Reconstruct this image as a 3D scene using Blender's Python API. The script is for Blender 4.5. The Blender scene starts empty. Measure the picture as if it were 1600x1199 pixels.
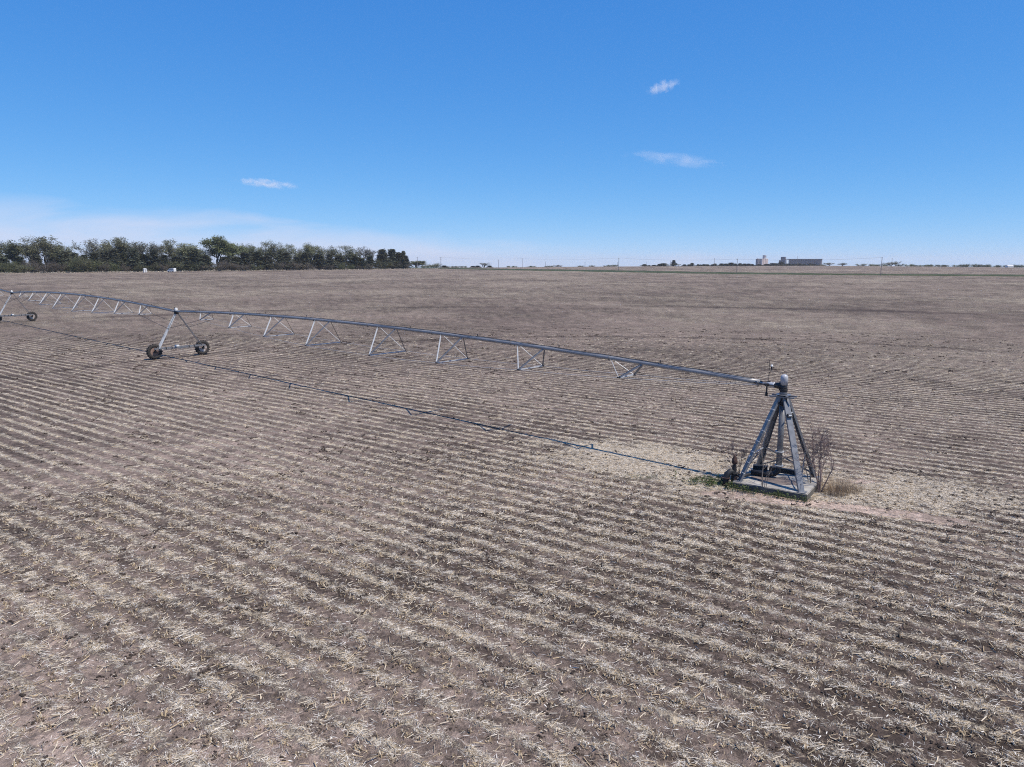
import bpy, math, random
import numpy as np
from mathutils import Vector, Matrix, noise as mnoise

R = math.radians
scene = bpy.context.scene
COL = scene.collection
random.seed(7)
rng = np.random.default_rng(11)

# ------------------------------------------------------------------ camera, sky, sun, exposure
CAMZ = 8.57
cam = bpy.data.cameras.new('camera')
cam.sensor_width = 36.0
cam.lens = 1133.0 / 1600.0 * 36.0
cam.clip_start = 0.1
cam.clip_end = 60000
camo = bpy.data.objects.new('camera', cam)
COL.objects.link(camo)
camo.location = (0, 0, CAMZ)
PITCH = math.atan((599.5 - 406.5) / 1133.0)
camo.rotation_euler = (math.pi / 2 - PITCH, 0, 0)
scene.camera = camo

SUN = Vector((0.497, -0.274, 1.0)).normalized()
SUN_EL = math.asin(SUN.z)
SUN_ROT = math.atan2(SUN.x, SUN.y)
w = bpy.data.worlds.new('World')
scene.world = w
w.use_nodes = True
nt = w.node_tree
bg = nt.nodes['Background']
sky = nt.nodes.new('ShaderNodeTexSky')
sky.sky_type = 'NISHITA'
sky.sun_disc = False
sky.sun_elevation = SUN_EL
sky.sun_rotation = SUN_ROT
sky.altitude = 1500
sky.air_density = 0.7
sky.dust_density = 0.0
sky.ozone_density = 6.0
SKY_STRENGTH = 0.10
bg.inputs[1].default_value = SKY_STRENGTH


def wnode(kind, **kw):
    n = nt.nodes.new(kind)
    for k, v in kw.items():
        setattr(n, k, v)
    return n


def wmath(op, a, b=None, c=None, clamp=False):
    n = nt.nodes.new('ShaderNodeMath')
    n.operation = op
    n.use_clamp = clamp
    for i, v in enumerate((a, b, c)):
        if v is None:
            continue
        if isinstance(v, (int, float)):
            n.inputs[i].default_value = v
        else:
            nt.links.new(v, n.inputs[i])
    return n.outputs[0]


# low bank of thin cloud lying over the horizon to the left of the view direction
tc = wnode('ShaderNodeTexCoord')
sep = wnode('ShaderNodeSeparateXYZ')
nt.links.new(tc.outputs['Generated'], sep.inputs[0])
# colour response of the photograph, the same over the whole sky
srgb = wnode('ShaderNodeSeparateColor')
nt.links.new(sky.outputs[0], srgb.inputs[0])
hs = wnode('ShaderNodeCombineColor')
for i_, (g_, p_) in enumerate(((0.72, 1.055), (1.83, 0.62), (4.45, 0.325))):
    nt.links.new(wmath('MULTIPLY', wmath('POWER', srgb.outputs[i_], p_), g_), hs.inputs[i_])
azim = wmath('ARCTAN2', sep.outputs[0], sep.outputs[1])
elev = wmath('ARCSINE', sep.outputs[2])
comb = wnode('ShaderNodeCombineXYZ')
nt.links.new(wmath('MULTIPLY', azim, 1.0), comb.inputs[0])
nt.links.new(wmath('MULTIPLY', elev, 4.5), comb.inputs[1])
no = wnode('ShaderNodeTexNoise')
no.inputs['Scale'].default_value = 7.0
no.inputs['Detail'].default_value = 6.0
no.inputs['Roughness'].default_value = 0.5
no.inputs['Distortion'].default_value = 0.5
nt.links.new(comb.outputs[0], no.inputs['Vector'])
no2 = wnode('ShaderNodeTexNoise')
no2.inputs['Scale'].default_value = 3.0
no2.inputs['Detail'].default_value = 3.0
comb2 = wnode('ShaderNodeCombineXYZ')
nt.links.new(azim, comb2.inputs[0])
nt.links.new(comb2.outputs[0], no2.inputs['Vector'])
# top of the bank: about 4.3 degrees at the far left, sinking to the horizon near the middle
top = wmath('MULTIPLY_ADD', azim, -0.082, 0.030)
top = wmath('ADD', top, wmath('MULTIPLY', wmath('SUBTRACT', no2.outputs[0], 0.5), 0.05))
top = wmath('ADD', top, wmath('MULTIPLY', wmath('SUBTRACT', no.outputs[0], 0.5), 0.06))
top = wmath('MINIMUM', top, 0.075)
dens = wmath('MULTIPLY', wmath('SUBTRACT', top, elev), 26.0, clamp=True)
dens = wmath('MULTIPLY', dens, wmath('MULTIPLY_ADD', no.outputs[0], 1.5, 0.05), clamp=True)
mixc = wnode('ShaderNodeMix', data_type='RGBA')
nt.links.new(wmath('MULTIPLY', dens, 0.80), mixc.inputs['Factor'])
nt.links.new(hs.outputs[0], mixc.inputs[6])
mixc.inputs[7].default_value = (5.9, 6.5, 8.3, 1)
nt.links.new(mixc.outputs[2], bg.inputs[0])

sun = bpy.data.lights.new('sun', 'SUN')
sun.energy = 5.0
sun.angle = R(0.53)
sun.color = (1.0, 0.925, 0.81)
suno = bpy.data.objects.new('sun', sun)
COL.objects.link(suno)
suno.rotation_euler = (-SUN).to_track_quat('-Z', 'Y').to_euler()
suno.location = (0, 0, 60)

scene.view_settings.view_transform = 'Standard'
scene.view_settings.look = 'None'
scene.view_settings.exposure = 0.14
scene.view_settings.gamma = 1.0
scene.view_settings.use_curve_mapping = False
scene.render.engine = 'CYCLES'
scene.cycles.max_bounces = 6
scene.cycles.transparent_max_bounces = 8
scene.cycles.volume_bounces = 1
scene.cycles.use_denoising = False
scene.cycles.filter_width = 1.1

# ------------------------------------------------------------------ helpers


def tag(o, label=None, cat=None, group=None, kind=None):
    if label:
        o['label'] = label
    if cat:
        o['category'] = cat
    if group:
        o['group'] = group
    if kind:
        o['kind'] = kind
    return o


def empty(name, loc=(0, 0, 0), rz=0.0):
    o = bpy.data.objects.new(name, None)
    o.location = loc
    o.rotation_euler = (0, 0, rz)
    o.empty_display_size = 0.3
    COL.objects.link(o)
    return o


def copy_tree(o, parent=None):
    c = o.copy()
    COL.objects.link(c)
    c.parent = parent
    for ch in list(o.children):
        copy_tree(ch, c)
    return c


def frame_of(d, up=None):
    d = Vector(d).normalized()
    up = Vector(up) if up is not None else Vector((0, 0, 1))
    if abs(d.dot(up.normalized())) > 0.98:
        up = Vector((1, 0, 0))
    x = up.cross(d).normalized()
    y = d.cross(x).normalized()
    return x, y, d


class MB:
    """collects shapes, then links them as one mesh object"""

    def __init__(s):
        s.v = []
        s.f = []
        s.m = []

    def add(s, vs, fs, mi=0):
        b = len(s.v)
        s.v += [tuple(v) for v in vs]
        s.f += [tuple(i + b for i in f) for f in fs]
        s.m += [mi] * len(fs)

    def box(s, c, size, M=None, mi=0):
        vs = []
        for z in (-.5, .5):
            for y in (-.5, .5):
                for x in (-.5, .5):
                    p = Vector((x * size[0], y * size[1], z * size[2]))
                    if M is not None:
                        p = M @ p
                    vs.append(Vector(c) + p)
        s.add(vs, [(0, 2, 3, 1), (4, 5, 7, 6), (0, 1, 5, 4), (2, 6, 7, 3), (0, 4, 6, 2), (1, 3, 7, 5)], mi)

    def bar(s, a, b, sec, up=None, mi=0):
        """extrude a closed 2D section (list of x,y) from a to b"""
        a = Vector(a)
        b = Vector(b)
        x, y, d = frame_of(b - a, up)
        n = len(sec)
        vs = [a + x * p[0] + y * p[1] for p in sec] + [b + x * p[0] + y * p[1] for p in sec]
        fs = [(i, (i + 1) % n, n + (i + 1) % n, n + i) for i in range(n)]
        fs += [tuple(range(n - 1, -1, -1)), tuple(range(n, 2 * n))]
        s.add(vs, fs, mi)

    def rect(s, a, b, wx, wy, up=None, mi=0):
        s.bar(a, b, [(-wx / 2, -wy / 2), (wx / 2, -wy / 2), (wx / 2, wy / 2), (-wx / 2, wy / 2)], up, mi)

    def angle(s, a, b, w_, t=0.007, up=None, mi=0):
        s.bar(a, b, [(0, 0), (w_, 0), (w_, t), (t, t), (t, w_), (0, w_)], up, mi)

    def tube(s, pts, r, n=8, cap=True, mi=0):
        pts = [Vector(p) for p in pts]
        rs = r if isinstance(r, (list, tuple)) else [r] * len(pts)
        b = len(s.v)
        prevx = None
        for i, p in enumerate(pts):
            if i == 0:
                d = pts[1] - p
            elif i == len(pts) - 1:
                d = p - pts[i - 1]
            else:
                d = pts[i + 1] - pts[i - 1]
            x, y, d = frame_of(d, prevx_up(prevx))
            if prevx is not None:
                x = (prevx - d * prevx.dot(d))
                x = x.normalized() if x.length > 1e-6 else frame_of(d)[0]
                y = d.cross(x)
            prevx = x
            for k in range(n):
                a = 2 * math.pi * k / n
                s.v.append(tuple(p + (x * math.cos(a) + y * math.sin(a)) * rs[i]))
        for i in range(len(pts) - 1):
            for k in range(n):
                k2 = (k + 1) % n
                s.f.append((b + i * n + k, b + i * n + k2, b + (i + 1) * n + k2, b + (i + 1) * n + k))
                s.m.append(mi)
        if cap:
            s.f.append(tuple(b + k for k in range(n - 1, -1, -1)))
            s.f.append(tuple(b + (len(pts) - 1) * n + k for k in range(n)))
            s.m += [mi, mi]

    def lathe(s, c, axis, prof, n=24, mi=0):
        """prof: list of (height along axis, radius)"""
        c = Vector(c)
        x, y, d = frame_of(axis)
        b = len(s.v)
        for h, r in prof:
            for k in range(n):
                a = 2 * math.pi * k / n
                s.v.append(tuple(c + d * h + (x * math.cos(a) + y * math.sin(a)) * r))
        for i in range(len(prof) - 1):
            for k in range(n):
                k2 = (k + 1) % n
                s.f.append((b + i * n + k, b + i * n + k2, b + (i + 1) * n + k2, b + (i + 1) * n + k))
                s.m.append(mi)
        if prof[0][1] > 1e-4:
            s.f.append(tuple(b + k for k in range(n - 1, -1, -1)))
            s.m.append(mi)
        if prof[-1][1] > 1e-4:
            s.f.append(tuple(b + (len(prof) - 1) * n + k for k in range(n)))
            s.m.append(mi)

    def mesh(s, name, mats, smooth=False):
        me = bpy.data.meshes.new(name)
        me.from_pydata(s.v, [], s.f)
        if not isinstance(mats, (list, tuple)):
            mats = [mats]
        for m in mats:
            me.materials.append(m)
        if len(mats) > 1:
            me.polygons.foreach_set('material_index', s.m)
        if smooth:
            me.polygons.foreach_set('use_smooth', [True] * len(s.f))
        me.update()
        return me

    def build(s, name, mats, parent=None, smooth=False):
        o = bpy.data.objects.new(name, s.mesh(name, mats, smooth))
        COL.objects.link(o)
        o.parent = parent
        return o


def prevx_up(p):
    return None


# ------------------------------------------------------------------ numpy noise
def _hash(ix, iy, seed):
    n = (ix.astype(np.int64) * 374761393 + iy.astype(np.int64) * 668265263 + seed * 974634777) & 0xffffffff
    n = ((n ^ (n >> 13)) * 1274126177) & 0xffffffff
    n = (n ^ (n >> 16)) & 0xffffffff
    return n.astype(np.float64) / 4294967295.0


def vn(x, y, seed=0):
    ix = np.floor(x)
    iy = np.floor(y)
    fx = x - ix
    fy = y - iy
    fx = fx * fx * (3 - 2 * fx)
    fy = fy * fy * (3 - 2 * fy)
    a = _hash(ix, iy, seed)
    b = _hash(ix + 1, iy, seed)
    c = _hash(ix, iy + 1, seed)
    d = _hash(ix + 1, iy + 1, seed)
    return (a * (1 - fx) + b * fx) * (1 - fy) + (c * (1 - fx) + d * fx) * fy


def fbm(x, y, seed=0, octs=3):
    t = 0
    a = 0.5
    s = 0
    for o in range(octs):
        t = t + a * vn(x * 2 ** o + 13.7 * o, y * 2 ** o - 7.1 * o, seed + o)
        s += a
        a *= 0.5
    return t / s


def sstep(a, b, x):
    t = np.clip((x - a) / (b - a), 0, 1)
    return t * t * (3 - 2 * t)


# ------------------------------------------------------------------ the place: key positions (metres)
PHI = 0.819                                   # bearing of the irrigation arm, left of straight ahead
DV = Vector((-math.sin(PHI), math.cos(PHI), 0))
NV = Vector((math.cos(PHI), math.sin(PHI), 0))
P0 = Vector((10.29, 27.04, 0))                # pivot centre
SPAN = 54.9
ROW_AZ = R(53.8)
ROWP = np.array([math.cos(ROW_AZ), math.sin(ROW_AZ)])
ROWD = np.array([-math.sin(ROW_AZ), math.cos(ROW_AZ)])
ROWS = 0.762


def field(x, y, force=None):
    """coverage of straw (0..1), soil tone (0..1, dark to light), wheel-track wetness, height and green tint"""
    t = x * ROWP[0] + y * ROWP[1]
    u = x * ROWD[0] + y * ROWD[1]
    r = np.hypot(x, y)
    tw = t + 0.16 * (fbm(u / 14, t / 9, 3) - .5) + 0.06 * (fbm(u / .9, t / .8, 9) - .5)
    ph = tw / ROWS + 0.42
    band = 0.5 + 0.5 * np.cos(2 * np.pi * ph)
    band = sstep(0.48, 0.92, band)
    if force is not None:
        band = np.full_like(x, force)
    field.phase = ph
    detail = 1 - sstep(70, 130, r)
    band = band * detail + 0.5 * (1 - detail)
    # patchiness of the trash cover
    pa = fbm(u / 9, t / 3.2, 21, 4)
    pb = fbm(u / 3.5, t / .45, 31, 3)
    pl = fbm(x / 38, y / 38, 41, 3)
    patch = 0.42 * (pa - .5) * 2 + 0.40 * (pb - .5) * 2
    # every sixth pass or so a combine spread band is heavier
    pc = fbm(x / .55, y / .55, 35, 3)
    far_ = sstep(16, 34, r)
    straw = -0.09 + (0.95 + .08 * far_) * band + (0.42 - .14 * far_) * patch + (0.48 - .23 * far_) * (pc - .5) + 0.6 * (pl - .5)
    straw = straw * detail + (0.47 + 0.55 * (pa - .5) + 0.55 * (pl - .5) + 0.25 * (pb - .5)) * (1 - detail)
    h = (0.04 - .03 * sstep(18, 32, r)) * band * detail + 0.05 * (fbm(x / 2.5, y / 2.5, 5) - .5)
    # clods
    ck = fbm(x / 0.16, y / 0.16, 77, 3)
    ck2 = fbm(x / .42, y / .42, 87, 2)
    h = h + (0.055 * (ck - .5) + 0.05 * (ck2 - .5)) * (0.35 + 0.8 * band) * (1 - sstep(22, 50, r))
    farf = sstep(60, 160, r)
    tone = 0.42 + (1.3 - .8 * sstep(25, 50, r)) * (fbm(x / 16, y / 16, 51, 4) - .5) - (.20 - .12 * sstep(6, -8, x) * sstep(36, 20, y)) * (1 - band) * detail - .20 * farf + 0.5 * (fbm(u / 2.2, t / .5, 61, 2) - .5)
    tone = tone + 0.46 * sstep(8, -9, x) * sstep(24, 12, y) - 0.14 * np.exp(-(((x - 3) / 9) ** 2 + ((y - 21) / 5) ** 2)) \
        - 0.12 * np.exp(-(((x - 9) / 6) ** 2 + ((y - 15) / 4) ** 2))
    # mulch lying round the pivot
    dx = x - 6.9
    dy = y - 29.5
    e1 = (dx * ROWD[0] + dy * ROWD[1]) / 7.0
    e2 = (dx * ROWP[0] + dy * ROWP[1]) / 3.6
    wob = 0.95 * (fbm(x / 1.8, y / 1.8, 71, 4) - .5)
    mul = 1 - sstep(0.55, 1.1, np.hypot(e1, e2) + wob)
    dx = x - 14.6
    dy = y - 26.0
    mul2 = 1 - sstep(0.45, 1.15, np.hypot(dx / 5.2, dy / 3.2) + wob)
    m = np.maximum(mul, 0.8 * mul2)
    straw = straw * (1 - m) + m * (1.35 + 1.5 * (fbm(x / .9, y / .9, 81, 3) - .5))
    h = h * (1 - .7 * m)
    tone = tone + 0.25 * m
    # bare trodden earth running past the front of the pad
    ax, ay, bx, by = 6.9, 26.45, 15.6, 22.9
    L = math.hypot(bx - ax, by - ay)
    ex, ey = (bx - ax) / L, (by - ay) / L
    s_ = (x - ax) * ex + (y - ay) * ey
    n_ = -(x - ax) * ey + (y - ay) * ex
    n_ = n_ + 0.5 * (fbm(x / 1.6, y / 1.6, 91, 3) - .5) + 0.035 * (s_ - 4.5) ** 2 * 0.3
    bare = sstep(.62, .3, np.abs(n_)) * sstep(-.4, 1.2, s_) * sstep(L + .4, L - 2.2, s_)
    bare = np.maximum(bare, .8 * sstep(.5, .15, np.hypot((x - 13.9) / 1.3, (y - 27.4) / .5) / 2 + wob))
    straw = straw * (1 - bare) - 0.4 * bare
    tone = tone * (1 - bare) + 1.25 * bare
    h = h * (1 - .8 * bare) - 0.02 * bare
    # ruts pressed by the drive wheels, circles about the pivot
    rp = np.hypot(x - P0.x, y - P0.y)
    tr = 0
    for rad in (SPAN, 2 * SPAN):
        tr = np.maximum(tr, np.exp(-((rp - rad + 1.2 * (fbm(x / 9, y / 9, 101) - .5)) / (0.55 + .006 * rad)) ** 2))
    br = 0.35 + 1.1 * fbm(x / 6, y / 6, 111, 3)
    tr = np.clip(tr * br, 0, 1)
    straw = straw - 0.32 * tr
    tone = tone - 0.30 * tr
    h = h - 0.06 * tr * sstep(80, 60, r)
    # flatten under the wheels and the pad
    green = np.exp(-(((x - 7.6) / 1.0) ** 2 + ((y - 27.2) / .55) ** 2)) * 1.2 + .55 * np.exp(-(((x - 5.3) / 1.3) ** 2 + ((y - 28.0) / .4) ** 2))
    pad = np.exp(-((np.hypot(x - 10.25, y - 26.9)) / 1.9) ** 4)
    h = h * (1 - pad)
    green = np.clip(green * (0.4 + 1.2 * fbm(x / .5, y / .5, 131, 3)), 0, 1)
    return straw, tone, green, h


# distance at which the land starts to fall away, by bearing
_AZ = np.array([-3.2, -.62, -.14, -.035, .088, .26, .41, .53, .62, .8, 3.2])
_RR = np.array([900., 900, 790, 800, 912, 1030, 1170, 1060, 975, 950, 950])


def drop(x, y):
    r = np.hypot(x, y)
    az = np.arctan2(x, y)
    r0 = np.interp(az, _AZ, _RR)
    d = np.maximum(r - r0, 0)
    s = CAMZ / r0 * 1.06
    return -s * (d - 60 * (1 - np.exp(-d / 60)))


def ground_z(x, y):
    return float(drop(np.array([x]), np.array([y]))[0])


# ------------------------------------------------------------------ materials
def newmat(name):
    m = bpy.data.materials.new(name)
    m.use_nodes = True
    return m, m.node_tree, m.node_tree.nodes['Principled BSDF']


def nd(t, kind, ins=None, **kw):
    n = t.nodes.new(kind)
    for k, v in kw.items():
        setattr(n, k, v)
    for k, v in (ins or {}).items():
        if hasattr(v, 'is_linked'):
            t.links.new(v, n.inputs[k])
        else:
            n.inputs[k].default_value = v
    return n


def mth(t, op, a, b=None, c=None, clamp=False):
    n = t.nodes.new('ShaderNodeMath')
    n.operation = op
    n.use_clamp = clamp
    for i, v in enumerate((a, b, c)):
        if v is None:
            continue
        if isinstance(v, (int, float)):
            n.inputs[i].default_value = v
        else:
            t.links.new(v, n.inputs[i])
    return n.outputs[0]


def mixrgb(t, f, a, b, blend='MIX'):
    n = t.nodes.new('ShaderNodeMix')
    n.data_type = 'RGBA'
    n.blend_type = blend
    for k, v in ((0, f), (6, a), (7, b)):
        if hasattr(v, 'is_linked'):
            t.links.new(v, n.inputs[k])
        else:
            n.inputs[k].default_value = v if k == 0 else (*v, 1)[:4]
    return n.outputs[2]


def simple(name, col, rough=0.8, metal=0.0, nscale=6.0, namt=0.25, col2=None, bump=0.0, obj=True, stretch=None, rand=0.0):
    m, t, b = newmat(name)
    co = nd(t, 'ShaderNodeTexCoord').outputs['Object']
    if stretch:
        co = nd(t, 'ShaderNodeMapping', {0: co, 3: stretch}).outputs[0]
    n = nd(t, 'ShaderNodeTexNoise', {'Vector': co, 'Scale': nscale, 'Detail': 5.0, 'Roughness': .6})
    c2 = col2 or tuple(c * (1 - namt * 1.6) for c in col)
    f = mth(t, 'MULTIPLY_ADD', n.outputs[0], 2.4, -.7, clamp=True)
    c = mixrgb(t, f, col, c2)
    if rand:
        oi = nd(t, 'ShaderNodeObjectInfo')
        k = mth(t, 'MULTIPLY_ADD', oi.outputs['Random'], 2 * rand, 1 - rand)
        kk = nd(t, 'ShaderNodeCombineXYZ', {0: k, 1: k, 2: k}).outputs[0]
        c = mixrgb(t, 1.0, c, kk, 'MULTIPLY')
    t.links.new(c, b.inputs['Base Color'])
    b.inputs['Roughness'].default_value = rough
    b.inputs['Metallic'].default_value = metal
    if bump:
        bp = nd(t, 'ShaderNodeBump', {'Height': n.outputs[0], 'Strength': bump, 'Distance': .02})
        t.links.new(bp.outputs[0], b.inputs['Normal'])
    return m


def ground_material():
    m, t, b = newmat('field soil and straw')
    co = nd(t, 'ShaderNodeTexCoord').outputs['Object']
    st = nd(t, 'ShaderNodeAttribute', attribute_name='straw').outputs['Fac']
    tone = nd(t, 'ShaderNodeAttribute', attribute_name='tone').outputs['Fac']
    grn = nd(t, 'ShaderNodeAttribute', attribute_name='green').outputs['Fac']
    ph = nd(t, 'ShaderNodeAttribute', attribute_name='phase').outputs['Fac']
    bd = mth(t, 'MULTIPLY_ADD', mth(t, 'COSINE', mth(t, 'MULTIPLY', ph, 2 * math.pi)), .5, .5)
    bd = nd(t, 'ShaderNodeMapRange', {0: bd, 1: .48, 2: .92, 3: 0.0, 4: 1.0}, interpolation_type='SMOOTHSTEP').outputs[0]
    st = mth(t, 'MULTIPLY_ADD', bd, nd(t, 'ShaderNodeAttribute', attribute_name='straw_amp').outputs['Fac'], st)
    tone = mth(t, 'MULTIPLY_ADD', bd, nd(t, 'ShaderNodeAttribute', attribute_name='tone_amp').outputs['Fac'], tone)
    rot = nd(t, 'ShaderNodeMapping', {0: co, 2: (0, 0, -(math.pi / 2 + ROW_AZ)), 3: (1, 1, 1)}).outputs[0]
    n_f = nd(t, 'ShaderNodeTexNoise', {'Vector': rot, 'Scale': 30.0, 'Detail': 3.0, 'Roughness': .62, 'Distortion': .6}).outputs[0]
    n_m = nd(t, 'ShaderNodeTexNoise', {'Vector': rot, 'Scale': 6.5, 'Detail': 4.0, 'Roughness': .68, 'Distortion': .4}).outputs[0]
    n_l = nd(t, 'ShaderNodeTexNoise', {'Vector': rot, 'Scale': 0.9, 'Detail': 5.0, 'Roughness': .75}).outputs[0]
    v = nd(t, 'ShaderNodeTexVoronoi', {'Vector': rot, 'Scale': 16.0, 'Randomness': 1.0}, feature='F1').outputs['Color']
    vs = nd(t, 'ShaderNodeSeparateColor', {0: v})
    a = mth(t, 'MULTIPLY_ADD', mth(t, 'SUBTRACT', n_f, .5), 2.6, st)
    a = mth(t, 'MULTIPLY_ADD', mth(t, 'SUBTRACT', n_m, .5), 2.4, a)
    n_x = nd(t, 'ShaderNodeTexNoise', {'Vector': rot, 'Scale': 0.22, 'Detail': 6.0, 'Roughness': .8}).outputs[0]
    a = mth(t, 'MULTIPLY_ADD', mth(t, 'SUBTRACT', n_l, .5), 1.5, a)
    a = mth(t, 'MULTIPLY_ADD', mth(t, 'SUBTRACT', n_x, .5), 1.6, a)
    a = mth(t, 'MULTIPLY_ADD', mth(t, 'SUBTRACT', vs.outputs[0], .5), .5, a)
    cov = nd(t, 'ShaderNodeMapRange', {0: a, 1: .42, 2: 1.15, 3: 0.0, 4: 1.0}, interpolation_type='SMOOTHSTEP').outputs[0]
    # soil
    tn = mth(t, 'MULTIPLY_ADD', mth(t, 'SUBTRACT', n_m, .5), 1.1, tone, clamp=True)
    soil = mixrgb(t, tn, (0.080, 0.059, 0.048), (0.415, 0.318, 0.262))
    dk = nd(t, 'ShaderNodeMapRange', {0: mth(t, 'ADD', n_f, mth(t, 'MULTIPLY', n_m, .7)), 1: .58, 2: .78, 3: 0.50, 4: 1.0}).outputs[0]
    dkc = nd(t, 'ShaderNodeCombineXYZ', {0: dk, 1: dk, 2: dk}).outputs[0]
    soil = mixrgb(t, 1.0, soil, dkc, 'MULTIPLY')
    n_c = nd(t, 'ShaderNodeTexNoise', {'Vector': rot, 'Scale': 75.0, 'Detail': 2.0, 'Roughness': .7}).outputs[0]
    cr = nd(t, 'ShaderNodeMapRange', {0: n_c, 1: .36, 2: .62, 3: 0.60, 4: 1.25}).outputs[0]
    soil = mixrgb(t, 1.0, soil, nd(t, 'ShaderNodeCombineXYZ', {0: cr, 1: cr, 2: cr}).outputs[0], 'MULTIPLY')
    v2 = nd(t, 'ShaderNodeSeparateColor', {0: nd(t, 'ShaderNodeTexVoronoi', {'Vector': rot, 'Scale': 5.5}).outputs['Color']})
    v3 = nd(t, 'ShaderNodeSeparateColor', {0: nd(t, 'ShaderNodeTexVoronoi', {'Vector': rot, 'Scale': 1.7}).outputs['Color']})
    v4 = nd(t, 'ShaderNodeSeparateColor', {0: nd(t, 'ShaderNodeTexVoronoi', {'Vector': rot, 'Scale': 0.45}).outputs['Color']})
    # darker clumps of root and trash, at several sizes
    kk = mth(t, 'MULTIPLY_ADD', v2.outputs[1], .55, .62)
    kk = mth(t, 'MULTIPLY', kk, mth(t, 'MULTIPLY_ADD', v3.outputs[1], .40, .80))
    kk = mth(t, 'MULTIPLY', kk, mth(t, 'MULTIPLY_ADD', v4.outputs[1], .20, .90))
    kk = mth(t, 'ADD', kk, mth(t, 'MULTIPLY', mth(t, 'SUBTRACT', 1.0, kk), mth(t, 'MULTIPLY', cov, .6)))
    kc = nd(t, 'ShaderNodeCombineXYZ', {0: kk, 1: kk, 2: kk}).outputs[0]
    # straw: bleached, tawny or grey
    sc = mixrgb(t, vs.outputs[1], (0.43, 0.365, 0.28), (0.64, 0.585, 0.505))
    sc = mixrgb(t, mth(t, 'MULTIPLY_ADD', n_l, 2.2, -.75, clamp=True), sc, (0.49, 0.395, 0.25))
    sc = mixrgb(t, mth(t, 'MULTIPLY', vs.outputs[2], .55), sc, (0.235, 0.19, 0.15))
    c = mixrgb(t, mth(t, 'MULTIPLY', cov, .90), soil, sc)
    c = mixrgb(t, 1.0, c, kc, 'MULTIPLY')
    gf = mth(t, 'MULTIPLY', grn, mth(t, 'MULTIPLY_ADD', n_m, 2.5, -.7, clamp=True), clamp=True)
    c = mixrgb(t, gf, c, (0.07, 0.095, 0.03))
    t.links.new(c, b.inputs['Base Color'])
    b.inputs['Roughness'].default_value = 0.95
    b.inputs['Specular IOR Level'].default_value = 0.15
    hgt = mth(t, 'ADD', mth(t, 'MULTIPLY', n_f, .35), mth(t, 'MULTIPLY', n_m, 1.0))
    hgt = mth(t, 'ADD', hgt, mth(t, 'MULTIPLY', cov, .3))
    hgt = mth(t, 'ADD', hgt, mth(t, 'MULTIPLY', n_l, 1.6))
    bp = nd(t, 'ShaderNodeBump', {'Height': hgt, 'Strength': .9, 'Distance': .09})
    t.links.new(bp.outputs[0], b.inputs['Normal'])
    return m


M_GROUND = ground_material()
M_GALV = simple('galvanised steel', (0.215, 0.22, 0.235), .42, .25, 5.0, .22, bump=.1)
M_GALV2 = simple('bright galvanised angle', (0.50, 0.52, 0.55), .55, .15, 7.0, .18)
M_PIPE = simple('galvanised pipe', (0.285, 0.28, 0.28), .42, .12, 3.0, .18)
M_DARK = simple('dark painted iron', (0.03, 0.03, 0.034), .6, .2, 9.0, .3)
M_RUST = simple('rusty iron', (0.085, 0.045, 0.038), .85, .1, 14.0, .4, bump=.3)
M_TYRE = simple('tyre rubber', (0.018, 0.017, 0.017), .85, 0, 9, .2, col2=(0.045, 0.038, 0.033))
M_RIM = simple('dusty rim', (0.55, 0.53, 0.51), .6, .25, 4.0, .3, col2=(0.20, 0.12, 0.09))
M_RIMR = simple('rust stained rim', (0.30, 0.21, 0.17), .7, .15, 4.0, .3, col2=(0.15, 0.085, 0.06))
M_CONC = simple('weathered concrete', (0.42, 0.40, 0.36), .9, 0, 3.0, .2, col2=(0.22, 0.20, 0.18), bump=.35)
M_CONC_D = simple('dirt drifted on concrete', (0.20, 0.16, 0.145), .95, 0, 5.0, .3, bump=.4)
M_DOME = simple('grey white hood', (0.42, 0.42, 0.44), .35, 0, 3.0, .12)
M_WHITE = simple('white paint', (0.75, 0.75, 0.73), .5, 0, 5.0, .08)
M_GLASS = simple('dark window', (0.02, 0.022, 0.025), .15, 0, 5.0, .1)
M_WIRE = simple('black cable', (0.02, 0.02, 0.022), .6, 0, 5.0, .1)
M_WOODPOLE = simple('weathered pole', (0.24, 0.215, 0.195), .9, 0, 3.0, .2)
M_BARK = simple('bark', (0.10, 0.085, 0.075), .9, 0, 2.0, .3, rand=.2)
M_BARK_R = simple('reddish twigs', (0.23, 0.165, 0.15), .85, 0, 6.0, .3)
M_BARK_G = simple('grey dead twigs', (0.19, 0.165, 0.15), .85, 0, 6.0, .3)
M_DRY = simple('dry grass', (0.40, 0.31, 0.205), .9, 0, 6.0, .3)


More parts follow.
